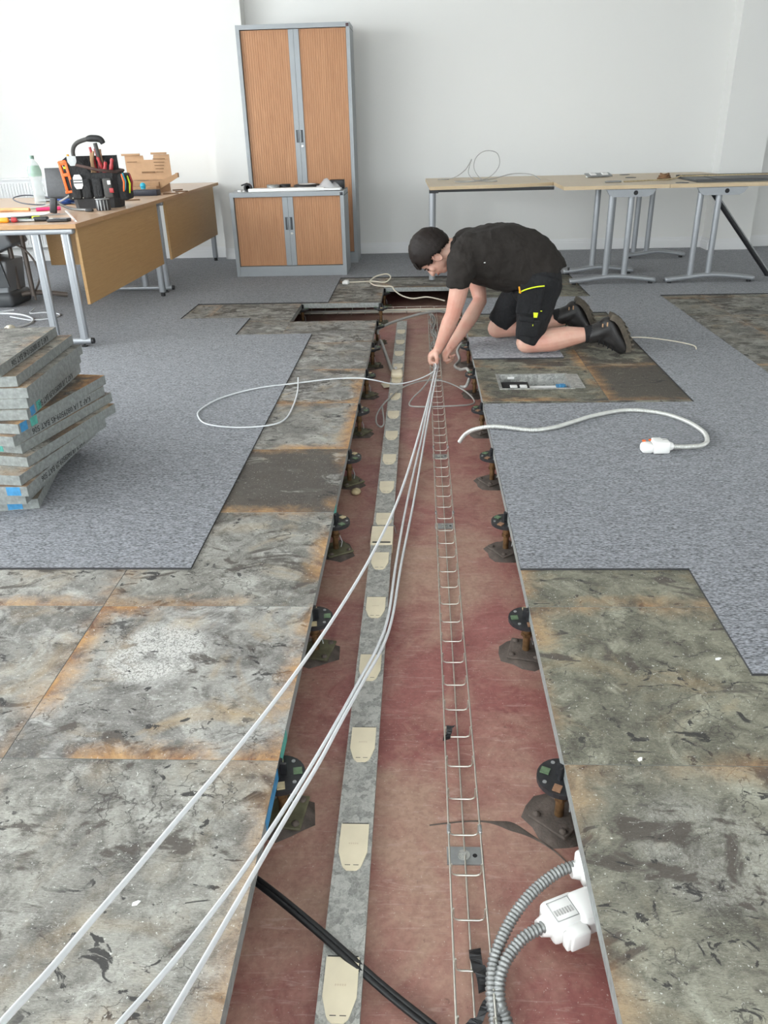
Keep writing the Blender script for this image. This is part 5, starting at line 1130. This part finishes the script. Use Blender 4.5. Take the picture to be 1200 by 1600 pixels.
kp = part('knee_pocket', MB().bbox((.608, 3.158, .175), (.105, .022, .10), .009, Matrix.Rotation(.15, 4, 'Y')), M_SHORTS, pw)
part('pocket_flap', MB().bbox((.585, 3.150, .225), (.085, .024, .030), .006, Matrix.Rotation(.15, 4, 'Y')), M_SHORTS, kp)
part('yellow_tag', MB().prism([(-.013, .014), (.013, .012), (.009, -.014), (-.010, -.014)], 0, .004, 0, Matrix.Translation((.634, 3.148, .248)) @ Matrix.Rotation(math.pi/2, 4, 'X')), M_HIVIS, pw)
part('yellow_stitch', MB().bbox((.664, 3.150, .268), (.010, .004, .005), .001).bbox((.622, 3.146, .192), (.004, .004, .010), .001), M_HIVIS, pw)
# ---- socks and boots (toes tucked under, soles facing back)
def boot(dx, dy, dz):
    T = Matrix.Translation((dx, dy, dz))
    sc = MB().tube([(.925, 3.222, .116), (.965, 3.221, .122), (1.00, 3.22, .128)], [.046, .050, .05], 18); sc.v = [tuple(T @ Vector(p)) for p in sc.v]
    part('sock', sc, M_SOCK, pw)
    b = MB(); Y = 3.22
    b.caps([(.965, Y, .118), (1.01, Y, .135), (1.045, Y, .150)], [.052, .054, .050])
    b.caps([(1.045, Y, .172), (1.065, Y, .130), (1.092, Y, .090), (1.118, Y, .058), (1.138, Y, .040)], [.046, .049, .047, .043, .036])
    b.caps([(1.01, Y, .115), (1.06, Y, .095), (1.11, Y, .06)], [.044, .045, .04])
    b.v = [tuple(T @ Vector(p)) for p in b.v]
    bt = remeshed('boot', b, M_LEATHER, pw, .006, 4)
    path = smooth_path([(1.052, Y, .214), (1.083, Y, .200), (1.116, Y, .160), (1.142, Y, .110), (1.163, Y, .062), (1.166, Y, .022)], 5); vs = []; n = len(path)
    for i, p in enumerate(path):
        d = (path[min(i+1, n-1)]-path[max(i-1, 0)]).normalized(); nr = Vector((-d.z, 0, d.x)); nr = nr if nr.x > 0 else -nr
        q = i/(n-1); w = .032+.014*math.sin(math.pi*min(1, q*1.25+.12)); th = .026 if q < .35 else .020
        for s, o in ((-1, -.008), (1, -.008), (1, th), (-1, th)): vs.append(p+Vector((0, s*w, 0))+nr*o)
    so = MB().add(vs, [(4*i+k, 4*i+(k+1) % 4, 4*i+4+(k+1) % 4, 4*i+4+k) for i in range(n-1) for k in range(4)]+[(3, 2, 1, 0), (4*n-4, 4*n-3, 4*n-2, 4*n-1)])
    for i in range(2, n-2, 3):
        p = path[i]; so.box((p.x+.026, p.y, p.z+.006), (.014, .085, .010), 0, 0, Matrix.Rotation(-.9+.04*i, 4, 'Y'))
    so.v = [tuple(T @ Vector(p)) for p in so.v]
    part('sole', so, M_SOLE, bt, False); bt.children[0].location = -Vector(pw.location)
    ls = MB()
    for k in range(4):
        x, z = 1.000+.026*k, .088-.012*k; ls.tube([(x-.006, Y-.046, z+.014), (x, Y-.05, z), (x+.002, Y-.03, z-.020)], .003, 5)
    ls.v = [tuple(T @ Vector(p)) for p in ls.v]
    l = part('laces', ls, M_SOCK, bt, False); l.location = -Vector(pw.location)
    tg = MB().box((1.035, Y-.050, .185), (.007, .006, .022)).box((1.010, Y-.050, .180), (.006, .006, .018)); tg.v = [tuple(T @ Vector(p)) for p in tg.v]
    l = part('tan_tab', tg, M_CARD, bt, False); l.location = -Vector(pw.location)
boot(0, 0, 0); boot(-.108, .46, -.002)
